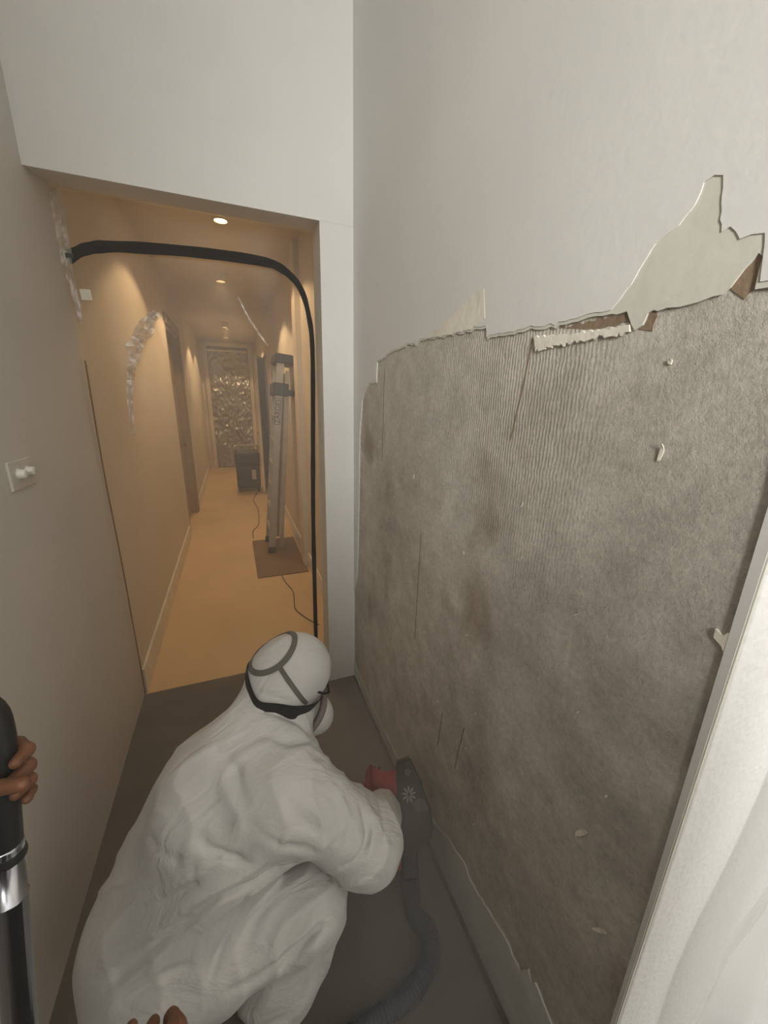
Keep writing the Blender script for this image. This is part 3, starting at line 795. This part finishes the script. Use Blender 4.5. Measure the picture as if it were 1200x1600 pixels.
# ------------------------------------------------------------------ wall tool: red grinder in a black dust hood
TO = Vector((0.5125, 0.9506, 0.2825)); TU = Vector((0.9542, -0.2991, 0.0074)); TV = Vector((0.1936, 0.6362, 0.7468)); TN = Vector((-0.22803, -0.71121, 0.66497))
T = lambda u, v, n=0.0: TO + TU * u + TV * v + TN * n
tool = tag(empty('wall_grinder', (0.47, 0.9, 0.0)), 'red grinder in a dusty black dust hood held against the stripped wall', 'power tool')
hood = [(-0.05, 0.107), (-0.002, 0.122), (0.036, 0.046), (0.066, -0.045), (0.069, -0.098), (0.044, -0.146), (0.006, -0.155), (0.006, -0.235), (-0.05, -0.24), (-0.056, -0.083), (-0.064, 0.033)]
b = bmesh.new(); prism(b, [T(u, v, -0.075) for u, v in hood], TN * 0.075)
f = [f for f in b.faces if f.normal.dot(TN) > 0.9 and len(f.verts) > 5]
bmesh.ops.bevel(b, geom=list({e for q in f for e in q.edges}), offset=0.008, segments=3, profile=0.5, affect='EDGES')
link('dust_hood', b, M_dark, tool)
b = bmesh.new()
for k in range(9):
    a = 2 * math.pi * k / 9 + 0.2; ca, sa = math.cos(a), math.sin(a)
    prism(b, [T(-0.014 + ca * r - sa * w, 0.008 + (sa * r + ca * w), 0.0004) for r, w in ((0.006, -0.0015), (0.019, -0.0034), (0.027, -0.001), (0.027, 0.001), (0.019, 0.0034), (0.006, 0.0015))], TN * 0.001)
link('star_emblem', b, M_grey, tool)
b = bmesh.new(); tube(b, [T(-0.014, 0.078, -0.001), T(-0.014, 0.078, 0.003)], 0.012, 18); link('screw', b, M_dustp, tool)
b = bmesh.new(); prism(b, [T(u, v, 0.0003) for u, v in ((0.0, -0.02), (0.018, -0.006), (0.04, -0.008), (0.054, -0.028), (0.056, -0.046), (0.03, -0.044), (0.012, -0.048))], TN * 0.001); link('dust_smear', b, M_dustp, tool)
b = bmesh.new(); tube(b, [T(-0.02, 0.02, -0.05), T(-0.075, 0.03, -0.05), T(-0.10, 0.034, -0.05), T(-0.165, 0.05, -0.05), T(-0.178, 0.053, -0.05)], [0.05, 0.05, 0.042, 0.042, 0.03], 20); link('motor', b, M_red, tool, True)
b = bmesh.new(); tube(b, catmull([T(-0.15, 0.045, -0.05), T(-0.15, 0.0, -0.045), T(-0.115, -0.06, -0.035), T(-0.10, -0.12, -0.035), T(-0.095, -0.175, -0.04), T(-0.05, -0.19, -0.04)], 6), 0.02, 12); link('handle', b, M_red, tool, True)
b = bmesh.new(); obox(b, T(-0.075, -0.185, -0.04), TU, TV, TN, 0.034, 0.03, 0.03, 0.01); link('switch_block', b, M_red, tool)
b = bmesh.new(); obox(b, T(-0.062, -0.085, -0.035), TU, TV, TN, 0.016, 0.04, 0.03, 0.008); link('gear_housing', b, M_red, tool)
b = bmesh.new(); tube(b, [T(0.02, 0.0, -0.036), T(0.02, 0.0, -0.032)], 0.035, 32); link('disc', b, M_alu, tool)
b = bmesh.new(); tube(b, [T(-0.02, -0.235, -0.038), T(-0.02, -0.275, -0.038)], [0.03, 0.027], 16); link('extraction_port', b, M_black, tool)
# hose
pt = T(-0.02, -0.262, -0.038)
hp = catmull([pt, pt - TV * 0.05 + Vector((0.0, -0.02, -0.005)), (0.462, 0.70, 0.034), (0.44, 0.645, 0.03), (0.36, 0.60, 0.03), (0.25, 0.585, 0.03), (0.13, 0.575, 0.03), (0.0, 0.56, 0.03), (-0.12, 0.52, 0.03), (-0.22, 0.43, 0.03), (-0.25, 0.25, 0.03), (-0.2, 0.0, 0.03), (-0.2, -0.5, 0.03)], 40)
b = bmesh.new(); tube(b, hp, [0.027 + 0.0022 * math.sin(i * 1.57) for i in range(len(hp))], 14)
tag(link('vacuum_hose', b, M_hose, None, True), 'dark ribbed extraction hose curling over the floor from the black dust hood', 'hose')

# ------------------------------------------------------------------ hands
def unit(v): return Vector(v).normalized()


def hand_prims(c, w, a, br, thumb_out=0.0, fr=0.0078, sc=1.0, toff=(0.026, 0.034, 0.030, 0.024)):
    """hand closed on a bar: c grip centre, w bar direction (towards the index finger), a from the wrist to the bar, br bar radius"""
    c = Vector(c); w = unit(w); a = unit(Vector(a) - w * Vector(a).dot(w)); n = w.cross(a)
    rr = br + fr * 0.95; P = []
    at = lambda off, th, r=rr: c + w * off + (a * math.cos(math.radians(th)) + n * math.sin(math.radians(th))) * r
    lens = [(142, 92, 38, -12), (146, 90, 32, -24), (144, 92, 34, -16), (140, 98, 50, 14)]
    for i, off in enumerate((0.030, 0.010, -0.010, -0.0285)):
        f_ = fr * (1.0, 1.05, 1.0, 0.88)[i]; p = [at(off * sc, t) for t in lens[i]]
        for q0, q1, r0, r1 in ((p[0], p[1], f_ * 1.1, f_), (p[1], p[2], f_, f_ * 0.95), (p[2], p[3], f_ * 0.95, f_ * 0.8)):
            P.append(('c', tuple(q0), tuple(q1), r0, r1, 0.004))
        P.append(('c', tuple(c - a * (br + 0.042) + w * off * 0.8 + n * 0.006), tuple(p[0]), 0.011, f_ * 1.15, 0.012))   # palm bones
    tb = [c - a * (br + 0.05) + w * toff[0] - n * 0.008, at(toff[1], 214, rr + 0.006), at(toff[2], 262, rr + 0.002), c + w * toff[3] + a * (0.016 + thumb_out) - n * (rr + 0.001)]
    for q0, q1, r0, r1 in zip(tb, tb[1:], (0.014, 0.0112, 0.0098), (0.0112, 0.0098, 0.0082)):
        P.append(('c', tuple(q0), tuple(q1), r0, r1, 0.006))
    wr_ = c - a * (br + 0.092)
    P.append(('c', tuple(c - a * (br + 0.045)), tuple(wr_), 0.024, 0.021, 0.02))
    P.append(('c', tuple(c - a * (br + 0.045) + w * 0.018), tuple(wr_ + w * 0.008), 0.018, 0.017, 0.02))
    return P, wr_, tb


def bounds(P, pad=0.02):
    lo = np.full(3, 9.0); hi = -lo
    for p in P:
        pts = (p[1], p[2]) if p[0] == 'c' else (p[1],)
        r = max(p[3], p[4]) if p[0] == 'c' else max(p[3])
        for q in pts: lo = np.minimum(lo, np.asarray(q) - r); hi = np.maximum(hi, np.asarray(q) + r)
    return lo - pad, hi + pad


# ------------------------------------------------------------------ the crouching worker
V3 = lambda v: tuple(Vector(v))
man = tag(empty('person', (-0.05, 0.8, 0.0)), 'person in hooded white coverall and respirator crouching at the stripped wall, holding the red grinder', 'person')
HF = unit((0.71, 0.02, -0.70)); HS = unit((HF.y, -HF.x, 0)); HU = HS.cross(HF)
HCn = Vector((0.10, 0.985, 0.92))
sho_r = Vector((0.055, 0.765, 0.755)); elb_r = Vector((0.235, 0.70, 0.565)); wri_r = Vector((0.355, 0.885, 0.365))
sho_l = Vector((0.05, 1.03, 0.70)); elb_l = Vector((0.12, 1.02, 0.44)); wri_l = Vector((0.275, 0.985, 0.30))
hip_r = Vector((-0.24, 0.75, 0.32)); kne_r = Vector((0.09, 0.72, 0.375)); ank_r = Vector((0.0, 0.73, 0.14))
hip_l = Vector((-0.2, 0.95, 0.30)); kne_l = Vector((0.13, 1.05, 0.36)); ank_l = Vector((-0.02, 1.0, 0.13))
AX = (V3(HS), V3(HF), V3(HU))
SUIT = [
    ('e', (-0.27, 0.83, 0.30), I3, (0.20, 0.21, 0.20), 0.05),
    ('c', (-0.26, 0.84, 0.36), (-0.08, 0.88, 0.64), 0.195, 0.20, 0.06),
    ('c', (-0.08, 0.88, 0.63), (0.03, 0.93, 0.78), 0.185, 0.10, 0.07),
    ('c', (0.02, 0.80, 0.745), (0.05, 1.02, 0.72), 0.095, 0.085, 0.06),
    ('c', (0.04, 0.945, 0.80), V3(HCn - HF * 0.02 - HU * 0.02), 0.085, 0.088, 0.03),
    ('c', (-0.05, 0.90, 0.76), (0.045, 0.955, 0.865), 0.10, 0.085, 0.05),
    ('c', (0.0, 0.86, 0.76), (0.075, 0.93, 0.85), 0.08, 0.075, 0.05),
    ('e', V3(HCn), AX, (0.098, 0.118, 0.122), 0.02),
    ('c', V3(sho_r), V3(elb_r), 0.10, 0.095, 0.08),
    ('c', V3(elb_r), V3(wri_r), 0.09, 0.066, 0.035),
    ('c', V3(sho_l), V3(elb_l), 0.085, 0.08, 0.06),
    ('c', V3(elb_l), V3(wri_l), 0.085, 0.062, 0.035),
    ('c', V3(hip_r), V3(kne_r), 0.135, 0.098, 0.03),
    ('c', V3(kne_r), V3(ank_r), 0.10, 0.118, 0.02),
    ('c', V3(hip_l), V3(kne_l), 0.14, 0.105, 0.05),
    ('c', V3(kne_l), V3(ank_l), 0.10, 0.085, 0.03),
]
CREASES = [([(0.009, 0.681, 0.633), (-0.053, 0.671, 0.629), (-0.114, 0.67, 0.637), (-0.181, 0.675, 0.585), (-0.253, 0.681, 0.533), (-0.325, 0.688, 0.482), (-0.353, 0.688, 0.458)], 0.042, 0.013), ([(-0.053, 0.671, 0.619), (-0.089, 0.674, 0.524), (-0.132, 0.665, 0.451), (-0.164, 0.636, 0.403)], 0.02, 0.012), ([(0.158, 0.662, 0.427), (0.097, 0.634, 0.432), (0.03, 0.628, 0.403), (-0.043, 0.622, 0.374), (-0.128, 0.624, 0.376)], 0.022, 0.012), ([(0.103, 0.645, 0.445), (0.041, 0.624, 0.392), (-0.01, 0.621, 0.354)], 0.008, 0.01), ([(0.116, 0.621, 0.392), (0.061, 0.618, 0.324), (0.005, 0.627, 0.285)], 0.01, 0.01), ([(0.22, 0.686, 0.709), (0.229, 0.65, 0.671), (0.208, 0.627, 0.648), (0.159, 0.626, 0.626)], 0.026, 0.009), ([(0.285, 0.74, 0.649), (0.278, 0.662, 0.651), (0.246, 0.623, 0.633)], 0.008, 0.01), ([(-0.146, 0.722, 0.755), (-0.127, 0.701, 0.734), (-0.08, 0.685, 0.711), (-0.006, 0.677, 0.652)], 0.015, 0.013), ([(0.105, 0.761, 0.848), (0.168, 0.698, 0.761), (0.193, 0.649, 0.691)], -0.01, 0.008), ([(0.004, 0.828, 0.876), (0.065, 0.792, 0.868), (0.128, 0.805, 0.83)], 0.014, 0.012), ([(-0.047, 0.921, 0.899), (0.043, 0.861, 0.906), (0.103, 0.843, 0.864), (0.127, 0.83, 0.83)], 0.018, 0.011), ([(-0.233, 0.703, 0.613), (-0.159, 0.686, 0.67), (-0.146, 0.719, 0.75)], 0.014, 0.013), ([(0.034, 0.694, 0.83), (0.071, 0.663, 0.774), (0.14, 0.644, 0.703)], 0.009, 0.013), ([(-0.026, 0.683, 0.775), (0.038, 0.659, 0.715), (0.122, 0.638, 0.668)], 0.01, 0.013), ([(0.183, 0.656, 0.707), (0.138, 0.638, 0.681), (0.108, 0.643, 0.647)], 0.013, 0.009), ([(-0.119, 0.86, 0.846), (-0.06, 0.788, 0.839), (-0.037, 0.708, 0.807)], 0.008, 0.014), ([(-0.27, 0.808, 0.706), (-0.192, 0.719, 0.712), (-0.162, 0.74, 0.766)], 0.01, 0.015), ([(0.035, 0.723, 0.471), (-0.018, 0.687, 0.458), (-0.067, 0.648, 0.424)], -0.009, 0.014), ([(-0.316, 0.659, 0.44), (-0.251, 0.66, 0.473), (-0.187, 0.658, 0.473)], 0.012, 0.013), ([(-0.002, 0.915, 0.941), (0.06, 0.875, 0.927), (0.128, 0.88, 0.893)], 0.01, 0.009)]  #C
FACE_C = HCn + HF * 0.115 - HU * 0.01


def suit_mods(P, F):
    near = np.abs(F) < 0.05
    Q = P[near]; f = F[near]
    # soft folds of loose cloth
    q = Q * 1.0
    n1 = np.sin(q @ np.array([9.0, -14.0, 17.0]) + 1.7 * np.sin(q @ np.array([13.0, 6.0, -7.0])) + 0.7)
    n2 = np.sin(q @ np.array([-26.0, 12.0, 22.0]) + 1.9 * np.sin(q @ np.array([8.0, 19.0, 11.0])))
    n3 = np.sin(q @ np.array([38.0, 30.0, -27.0]) + 2.2 * np.sin(q @ np.array([-17.0, 23.0, 15.0])))
    hd = np.linalg.norm(Q - np.array(HCn), axis=1); calm = np.clip((hd - 0.13) / 0.1, 0.12, 1)
    f = f - calm * (0.004 * n1 + 0.006 * (1 - np.abs(n2)) ** 2 + 0.0012 * n3)
    for pts, depth, wdt in CREASES:
        d = np.full(len(Q), 9.0); u = np.zeros(len(Q)); ns = len(pts) - 1
        for i, (a_, b_) in enumerate(zip(pts, pts[1:])):
            a_ = np.array(a_); ab = np.array(b_) - a_; t = np.clip(((Q - a_) @ ab) / (ab @ ab), 0, 1)
            di = np.linalg.norm(Q - a_ - t[:, None] * ab, axis=1); m_ = di < d
            d[m_] = di[m_]; u[m_] = (i + t[m_]) / ns
        tp = depth * np.sin(np.pi * np.clip(u, 0.03, 0.97)) ** 0.7
        f = f + tp * (np.exp(-(d / wdt) ** 2) - 0.40 * np.exp(-(d / (3.4 * wdt)) ** 2))
    F = F.copy(); F[near] = f
    # face opening of the hood
    dF = d_ell(P, FACE_C, AX, (0.07, 0.07, 0.085))
    return np.maximum(F, -dF)


suit = sdf_mesh('coverall', SUIT, (-0.56, 0.5, 0.03), (0.56, 1.36, 1.12), 0.006, M_tyvek, man, suit_mods, 1)

# head inside the hood
hp_ = lambda s_, f_, u_: V3(HCn + HS * s_ + HF * f_ + HU * u_)
HEAD = [('e', hp_(0, 0.005, 0.012), AX, (0.076, 0.096, 0.10), 0.02), ('e', hp_(0, 0.045, -0.05), AX, (0.056, 0.055, 0.06), 0.03),
        ('c', hp_(0, 0.095, 0.012), hp_(0, 0.118, -0.022), 0.011, 0.015, 0.015), ('e', hp_(0, 0.083, 0.03), AX, (0.055, 0.016, 0.012), 0.015),
        ('e', hp_(0, 0.092, -0.055), AX, (0.026, 0.012, 0.006), 0.01), ('e', hp_(0, 0.092, -0.066), AX, (0.022, 0.012, 0.007), 0.006),
        ('e', hp_(0.035, 0.085, -0.02), AX, (0.022, 0.016, 0.018), 0.02), ('e', hp_(-0.035, 0.085, -0.02), AX, (0.022, 0.016, 0.018), 0.02),
        ('c', hp_(0, -0.01, -0.03), (0.045, 0.945, 0.80), 0.055, 0.06, 0.03)]
lo_, hi_ = bounds(HEAD)
head = sdf_mesh('head', HEAD, lo_, hi_, 0.005, M_face, man)
for s_ in (-0.031, 0.031):
    b = bmesh.new(); bmesh.ops.create_uvsphere(b, u_segments=16, v_segments=10, radius=0.0125, matrix=Matrix.Translation(Vector(hp_(s_, 0.086, 0.012)))); link('eye', b, M_screwm, man, True)


def on_suit(c, d, lift=0.0, rmax=0.17):
    """point where a ray from outside towards c along -d meets the coverall"""
    d = unit(d)
    ts = np.linspace(rmax, 0.03, 200)
    P = np.array(c)[None] + ts[:, None] * np.array(d)[None]
    F = suit_mods(P, sdf_eval(SUIT, P))
    i = int(np.argmax(F < 0)) if (F < 0).any() else len(ts) - 1
    return Vector(c) + d * (ts[i] + lift)


def strap(name, dirs, width, m, c=HCn, lift=0.0015, parent=man, rmax=0.17):
    P = [on_suit(c, d, lift, rmax) for d in dirs]
    for _ in range(2): P = [P[0]] + [(P[i - 1] + P[i] * 2 + P[i + 1]) / 4 for i in range(1, len(P) - 1)] + [P[-1]]
    sd_ = []; nn = []
    for i, p in enumerate(P):
        t_ = (P[min(i + 1, len(P) - 1)] - P[max(i - 1, 0)]).normalized(); o_ = (p - Vector(c)).normalized()
        s_ = t_.cross(o_).normalized(); sd_.append(s_); nn.append(s_.cross(t_))
        if nn[-1].dot(o_) < 0: nn[-1] = -nn[-1]
    ws = width if hasattr(width, '__len__') else [width] * len(P)
    ws = np.interp(np.linspace(0, 1, len(P)), np.linspace(0, 1, len(ws)), ws)
    b = bmesh.new(); ribbon(b, P, sd_, ws, 0.003, nn)
    return link(name, b, m, parent)


ring_ax = unit(-HF + HU * 0.30); e1 = unit(HU - ring_ax * HU.dot(ring_ax)); e2 = ring_ax.cross(e1)
al = math.radians(36)
resp = 'respirator'
strap('crown_strap', [ring_ax * math.cos(al) + (e1 * math.cos(p) + e2 * math.sin(p)) * math.sin(al) for p in np.linspace(0, 2 * math.pi, 49)], 0.016, M_strapg)
rs = lambda p, a_=al: ring_ax * math.cos(a_) + (e1 * math.cos(p) + e2 * math.sin(p)) * math.sin(a_)
sgn = 1 if e2.dot(HS) > 0 else -1
for k in (1, -1):
    dA = rs(sgn * k * 1.5); dB = unit(HS * k * 0.85 + HF * 0.25 - HU * 0.02)
    strap('side_strap', [unit(dA * (1 - t) + dB * t) for t in np.linspace(0, 1, 16)], 0.013, M_strapg)
np_ = lambda k: [unit(HS * k * 0.6 + HF * 0.62 - HU * 0.02), unit(HS * k * 0.9 + HF * 0.1 - HU * 0.16), unit(HS * k * 0.6 - HF * 0.45 - HU * 0.45)]
kn = np_(1) + [unit(-HF * 0.72 - HU * 0.42)] + np_(-1)[::-1]
nd = [unit(v) for v in catmull(kn, 9)]
strap('nape_strap', nd, [0.056, 0.062, 0.044, 0.022, 0.044, 0.062, 0.056], M_strapb, rmax=0.155)
# half-mask
mc = HCn + HF * 0.152 - HU * 0.082
M4 = Matrix((HS, HU, HF)).transposed().to_4x4(); M4.translation = mc
mk = empty('half_mask', (0, 0, 0)); mk.parent = man; mk.matrix_parent_inverse = man.matrix_basis.inverted()
b = bmesh.new(); bmesh.ops.create_uvsphere(b, u_segments=28, v_segments=18, radius=1.0)
for v in b.verts: v.co = Vector((v.co.x * 0.062, v.co.y * 0.066, v.co.z * 0.082 if v.co.z > 0 else v.co.z * 0.02))
b.transform(M4); link('cup', b, M_mask, mk, True)
b = bmesh.new(); ring = [M4 @ Vector((0.060 * math.cos(a), 0.066 * math.sin(a), -0.004)) for a in np.linspace(0, 2 * math.pi, 33)]
tube(b, ring, 0.011, 10, False); link('gasket', b, M_gasket, mk, True)
b = bmesh.new(); tube(b, [M4 @ Vector((0, -0.01, 0.045)), M4 @ Vector((0, -0.01, 0.058))], [0.02, 0.018], 20); link('valve', b, M_strapg, mk, True)
# safety glasses
gl = empty('safety_glasses', (0, 0, 0)); gl.parent = man; gl.matrix_parent_inverse = man.matrix_basis.inverted()
b = bmesh.new(); tube(b, [Vector(hp_(x_, 0.112 - 2.2 * x_ * x_, 0.014 + 0.02 * math.cos(t_))) for t_ in (0,) for x_ in np.linspace(-0.062, 0.062, 15)], 0.004, 8); link('frame', b, M_black, gl)
for k in (1, -1):
    b = bmesh.new(); tube(b, [Vector(hp_(0.064 * k, 0.105, 0.032)), Vector(hp_(0.08 * k, 0.08, 0.03)), Vector(hp_(0.082 * k, 0.02, 0.02))], 0.0035, 8); link('temple', b, M_black, gl)
M_lens = polythene('clear_lens', 0.03, (0.9, 0.92, 0.92), 0.05, 0.12, 0.0)
b = bmesh.new(); pts = [hp_(x_, 0.112 - 2.2 * x_ * x_, 0.032) for x_ in np.linspace(-0.06, 0.06, 13)]; lo2 = [hp_(x_, 0.108 - 2.2 * x_ * x_, -0.012) for x_ in np.linspace(-0.06, 0.06, 13)]
va = [b.verts.new(p) for p in pts]; vb = [b.verts.new(p) for p in lo2]
for i in range(12): b.faces.new((va[i], va[i + 1], vb[i + 1], vb[i]))
link('lens', b, M_lens, gl, True)

# gloved hands on the grinder, and the sleeve cuffs
gc = T(-0.112, -0.055, -0.035)
P_, wr_, _ = hand_prims(gc, TV, gc - wri_r, 0.022, fr=0.0098)
P_.append(('c', V3(wr_), V3(wri_r + (elb_r - wri_r) * 0.12), 0.03, 0.036, 0.02))
lo_, hi_ = bounds(P_); sdf_mesh('glove', P_, lo_, hi_, 0.0045, M_glove, man)
gc2 = T(-0.13, 0.042, -0.05)
P_, wr_, _ = hand_prims(gc2, -TU, gc2 - wri_l, 0.044, fr=0.0098)
P_.append(('c', V3(wr_), V3(wri_l + (elb_l - wri_l) * 0.12), 0.03, 0.036, 0.02))
lo_, hi_ = bounds(P_); sdf_mesh('glove', P_, lo_, hi_, 0.0045, M_glove, man)
# boots, mostly hidden by the trouser legs
for ank, toe in ((ank_r, Vector((0.10, 0.86, 0.05))), (ank_l, Vector((0.14, 1.12, 0.05)))):
    dv = unit(Vector((toe.x - ank.x, toe.y - ank.y, 0))); heel = ank - dv * 0.05; heel.z = 0.05
    P_ = [('c', V3(ank + Vector((0, 0, 0.08))), V3(ank + Vector((0, 0, -0.03))), 0.05, 0.05, 0.03), ('c', V3(heel), V3(toe), 0.044, 0.042, 0.03), ('c', V3(ank - Vector((0, 0, 0.04))), V3(toe + Vector((0, 0, 0.008)) - dv * 0.03), 0.046, 0.044, 0.03)]
    lo_, hi_ = bounds(P_); lo_[2] = -0.01
    sdf_mesh('boot', P_, lo_, hi_, 0.007, M_boot, man, lambda P, F: np.maximum(F, 0.003 - P[:, 2]))

# ------------------------------------------------------------------ second person, standing just outside the picture with a hand on the vacuum wand
GP = Vector((-0.2967, 0.4896, 1.2504)); PD = unit((0.0278, 0.0432, 0.317))      # grip point, pole direction upwards
pole = tag(empty('vacuum_wand', GP - PD * 1.24), 'steel vacuum wand with black handle held upright at the left edge', 'vacuum cleaner')
b = bmesh.new(); tube(b, [GP - PD * s_ for s_ in (0.085, 0.088, 0.16, 0.1601, 0.163, 0.1631, 1.16)], [0.0165, 0.0172, 0.0172, 0.0182, 0.0182, 0.0172, 0.0172], 24); link('tube', b, M_chrome, pole, True)
b = bmesh.new(); tube(b, catmull([GP - PD * 0.105, GP - PD * 0.10, GP - PD * 0.05, GP, GP + PD * 0.06, GP + PD * 0.10 - Vector((0.012, 0, 0)), GP + PD * 0.15 - Vector((0.06, 0.02, 0)), GP + PD * 0.16 - Vector((0.12, 0.06, 0))], 5), [0.0195] * 6 + [0.0165] * 30, 18); link('handle', b, M_black, pole, True)
b = bmesh.new(); c_ = GP - PD * 1.17; box(b, (c_.x - 0.03, c_.y - 0.13, 0.0), (c_.x + 0.03, c_.y + 0.13, 0.05), 0.012); link('floor_head', b, M_black, pole)

hold = tag(empty('person', (-0.3, 0.0, 0.0)), 'person at the left edge, only bare brown fingers showing, gripping the black wand handle', 'person')
aw = unit((0.90, -0.30, 0.22))
P_, wr_, tb = hand_prims(GP, PD, aw, 0.0165, thumb_out=0.034, fr=0.0085, toff=(-0.010, 0.000, 0.012, 0.022))
elb = Vector((-0.46, 0.02, 1.08)); wv = unit(elb - wr_)
P_.append(('c', V3(wr_), V3(wr_ + wv * 0.08), 0.024, 0.028, 0.02))
lo_, hi_ = bounds(P_); sdf_mesh('hand', P_, lo_, hi_, 0.0028, M_skin, hold, None, 1)
g2 = Vector((-0.140, 0.282, 1.075)); P2, wr2, _ = hand_prims(g2, (1, -0.25, -0.06), (0.0, 0.5, 0.85), 0.010, thumb_out=-0.006, fr=0.0078)
elb2 = Vector((0.05, -0.04, 1.14)); wv2 = unit(elb2 - wr2)
P2.append(('c', V3(wr2), V3(wr2 + wv2 * 0.08), 0.024, 0.028, 0.02))
lo_, hi_ = bounds(P2); sdf_mesh('hand', P2, lo_, hi_, 0.0028, M_skin, hold, None, 1)
Bx, By = -0.16, -0.32
BODY = [('c', (Bx, By, 0.98), (Bx, By, 1.32), 0.14, 0.16, 0.06), ('c', (Bx - 0.13, By, 1.43), (Bx + 0.13, By, 1.43), 0.07, 0.07, 0.06),
        ('c', (Bx, By, 1.35), (Bx, By + 0.02, 1.55), 0.13, 0.055, 0.05),
        ('c', (Bx - 0.19, By, 1.42), V3(elb), 0.062, 0.05, 0.04), ('c', V3(elb), V3(wr_ + wv * 0.05), 0.05, 0.04, 0.02),
        ('c', (Bx + 0.19, By, 1.42), V3(elb2), 0.062, 0.05, 0.04), ('c', V3(elb2), V3(wr2 + wv2 * 0.05), 0.05, 0.04, 0.02),
        ('c', (Bx - 0.09, By, 0.95), (Bx - 0.11, By + 0.02, 0.50), 0.095, 0.07, 0.03), ('c', (Bx - 0.11, By + 0.02, 0.50), (Bx - 0.11, By - 0.01, 0.09), 0.068, 0.055, 0.02),
        ('c', (Bx + 0.09, By, 0.95), (Bx + 0.11, By + 0.02, 0.50), 0.095, 0.07, 0.03), ('c', (Bx + 0.11, By + 0.02, 0.50), (Bx + 0.11, By - 0.01, 0.09), 0.068, 0.055, 0.02),
        ('c', (Bx - 0.11, By - 0.03, 0.045), (Bx - 0.12, By + 0.17, 0.04), 0.045, 0.04, 0.02), ('c', (Bx + 0.11, By - 0.03, 0.045), (Bx + 0.12, By + 0.17, 0.04), 0.045, 0.04, 0.02)]
lo_, hi_ = bounds(BODY); lo_[2] = -0.01
sdf_mesh('work_clothes', BODY, lo_, hi_, 0.014, M_sleeve, hold, lambda P, F: np.maximum(F, 0.004 - P[:, 2]), 2)
hx, hy, hz = Bx, By + 0.03, 1.68
HD = [('e', (hx, hy, hz + 0.02), I3, (0.078, 0.098, 0.105), 0.02), ('e', (hx, hy + 0.035, hz - 0.05), I3, (0.058, 0.06, 0.062), 0.03), ('c', (hx, hy + 0.09, hz + 0.015), (hx, hy + 0.108, hz - 0.018), 0.010, 0.014, 0.012),
      ('e', (hx, hy + 0.085, hz - 0.052), I3, (0.024, 0.012, 0.008), 0.008), ('e', (hx - 0.08, hy, hz), I3, (0.012, 0.02, 0.032), 0.008), ('e', (hx + 0.08, hy, hz), I3, (0.012, 0.02, 0.032), 0.008), ('c', (hx, hy - 0.02, hz - 0.05), (Bx, By + 0.01, 1.50), 0.055, 0.058, 0.02)]
lo_, hi_ = bounds(HD); sdf_mesh('head', HD, lo_, hi_, 0.006, M_skin, hold, None, 1)
gh = [('e', (hx, hy - 0.012, hz + 0.035), I3, (0.086, 0.104, 0.105), 0.01)]
lo_, hi_ = bounds(gh); sdf_mesh('hair', gh, lo_, hi_, 0.006, M_sleeve, hold, lambda P, F: np.maximum(F, (hz + 0.02 - P[:, 2]) * 0.7 + (P[:, 1] - hy) * 0.5), 1)

# ------------------------------------------------------------------ airborne dust
def haze(name, lo, hi, dens, col, aniso=0.2, plume=None):
    m = bpy.data.materials.new(name); m.use_nodes = True; n = m.node_tree.nodes; l = m.node_tree.links
    n.remove(n['Principled BSDF'])
    v = N(n, 'ShaderNodeVolumeScatter'); v.inputs['Color'].default_value = (*col, 1); v.inputs['Density'].default_value = dens; v.inputs['Anisotropy'].default_value = aniso
    l.new(v.outputs[0], n['Material Output'].inputs['Volume'])
    b = bmesh.new(); box(b, lo, hi)
    o = link(name, b, m); o['kind'] = 'stuff'
    return o, m, v


h1, _, _ = haze('dust_haze', (XL + 0.002, -4.2, 0.002), (2.28, 2.225, 3.79), 0.036, (0.9, 0.89, 0.87))
tag(h1, 'thin pale dust hanging in the air of the whole room', 'dust')
h2, _, _ = haze('dust_haze', (HX0 + 0.002, 2.27, 0.013), (HX1 - 0.002, 10.3, HC - 0.1), 0.014, (0.95, 0.88, 0.76))
tag(h2, 'warm lit dust haze in the hall behind the plastic barrier', 'dust')

# plume of cutting dust around the grinder and along the foot of the wall
h3, m3, v3 = haze('dust_plume', (-0.25, 0.42, 0.003), (XR - 0.007, 1.95, 0.9), 0.0, (0.72, 0.73, 0.75), 0.1)
n, l = m3.node_tree.nodes, m3.node_tree.links
g = N(n, 'ShaderNodeNewGeometry')
sb = N(n, 'ShaderNodeVectorMath', operation='SUBTRACT'); sb.inputs[1].default_value = (0.44, 0.95, 0.12); l.new(g.outputs['Position'], sb.inputs[0])
dv = N(n, 'ShaderNodeVectorMath', operation='DIVIDE'); dv.inputs[1].default_value = (0.5, 0.95, 0.6); l.new(sb.outputs[0], dv.inputs[0])
ln = N(n, 'ShaderNodeVectorMath', operation='LENGTH'); l.new(dv.outputs[0], ln.inputs[0])
mr = N(n, 'ShaderNodeMapRange', interpolation_type='SMOOTHSTEP'); mr.inputs[1].default_value = 1.0; mr.inputs[2].default_value = 0.1; mr.inputs[3].default_value = 0.0; mr.inputs[4].default_value = 1.0
l.new(ln.outputs['Value'], mr.inputs[0])
nz = N(n, 'ShaderNodeTexNoise', i_Scale=4.0, i_Detail=3.0); l.new(g.outputs['Position'], nz.inputs['Vector'])
mu = N(n, 'ShaderNodeMath', operation='MULTIPLY'); l.new(mr.outputs[0], mu.inputs[0]); l.new(nz.outputs['Fac'], mu.inputs[1])
m2_ = N(n, 'ShaderNodeMath', operation='MULTIPLY'); m2_.inputs[1].default_value = 3.0; l.new(mu.outputs[0], m2_.inputs[0]); l.new(m2_.outputs[0], v3.inputs['Density'])
tag(h3, 'denser grey dust cloud around the grinder at the foot of the wall', 'dust')
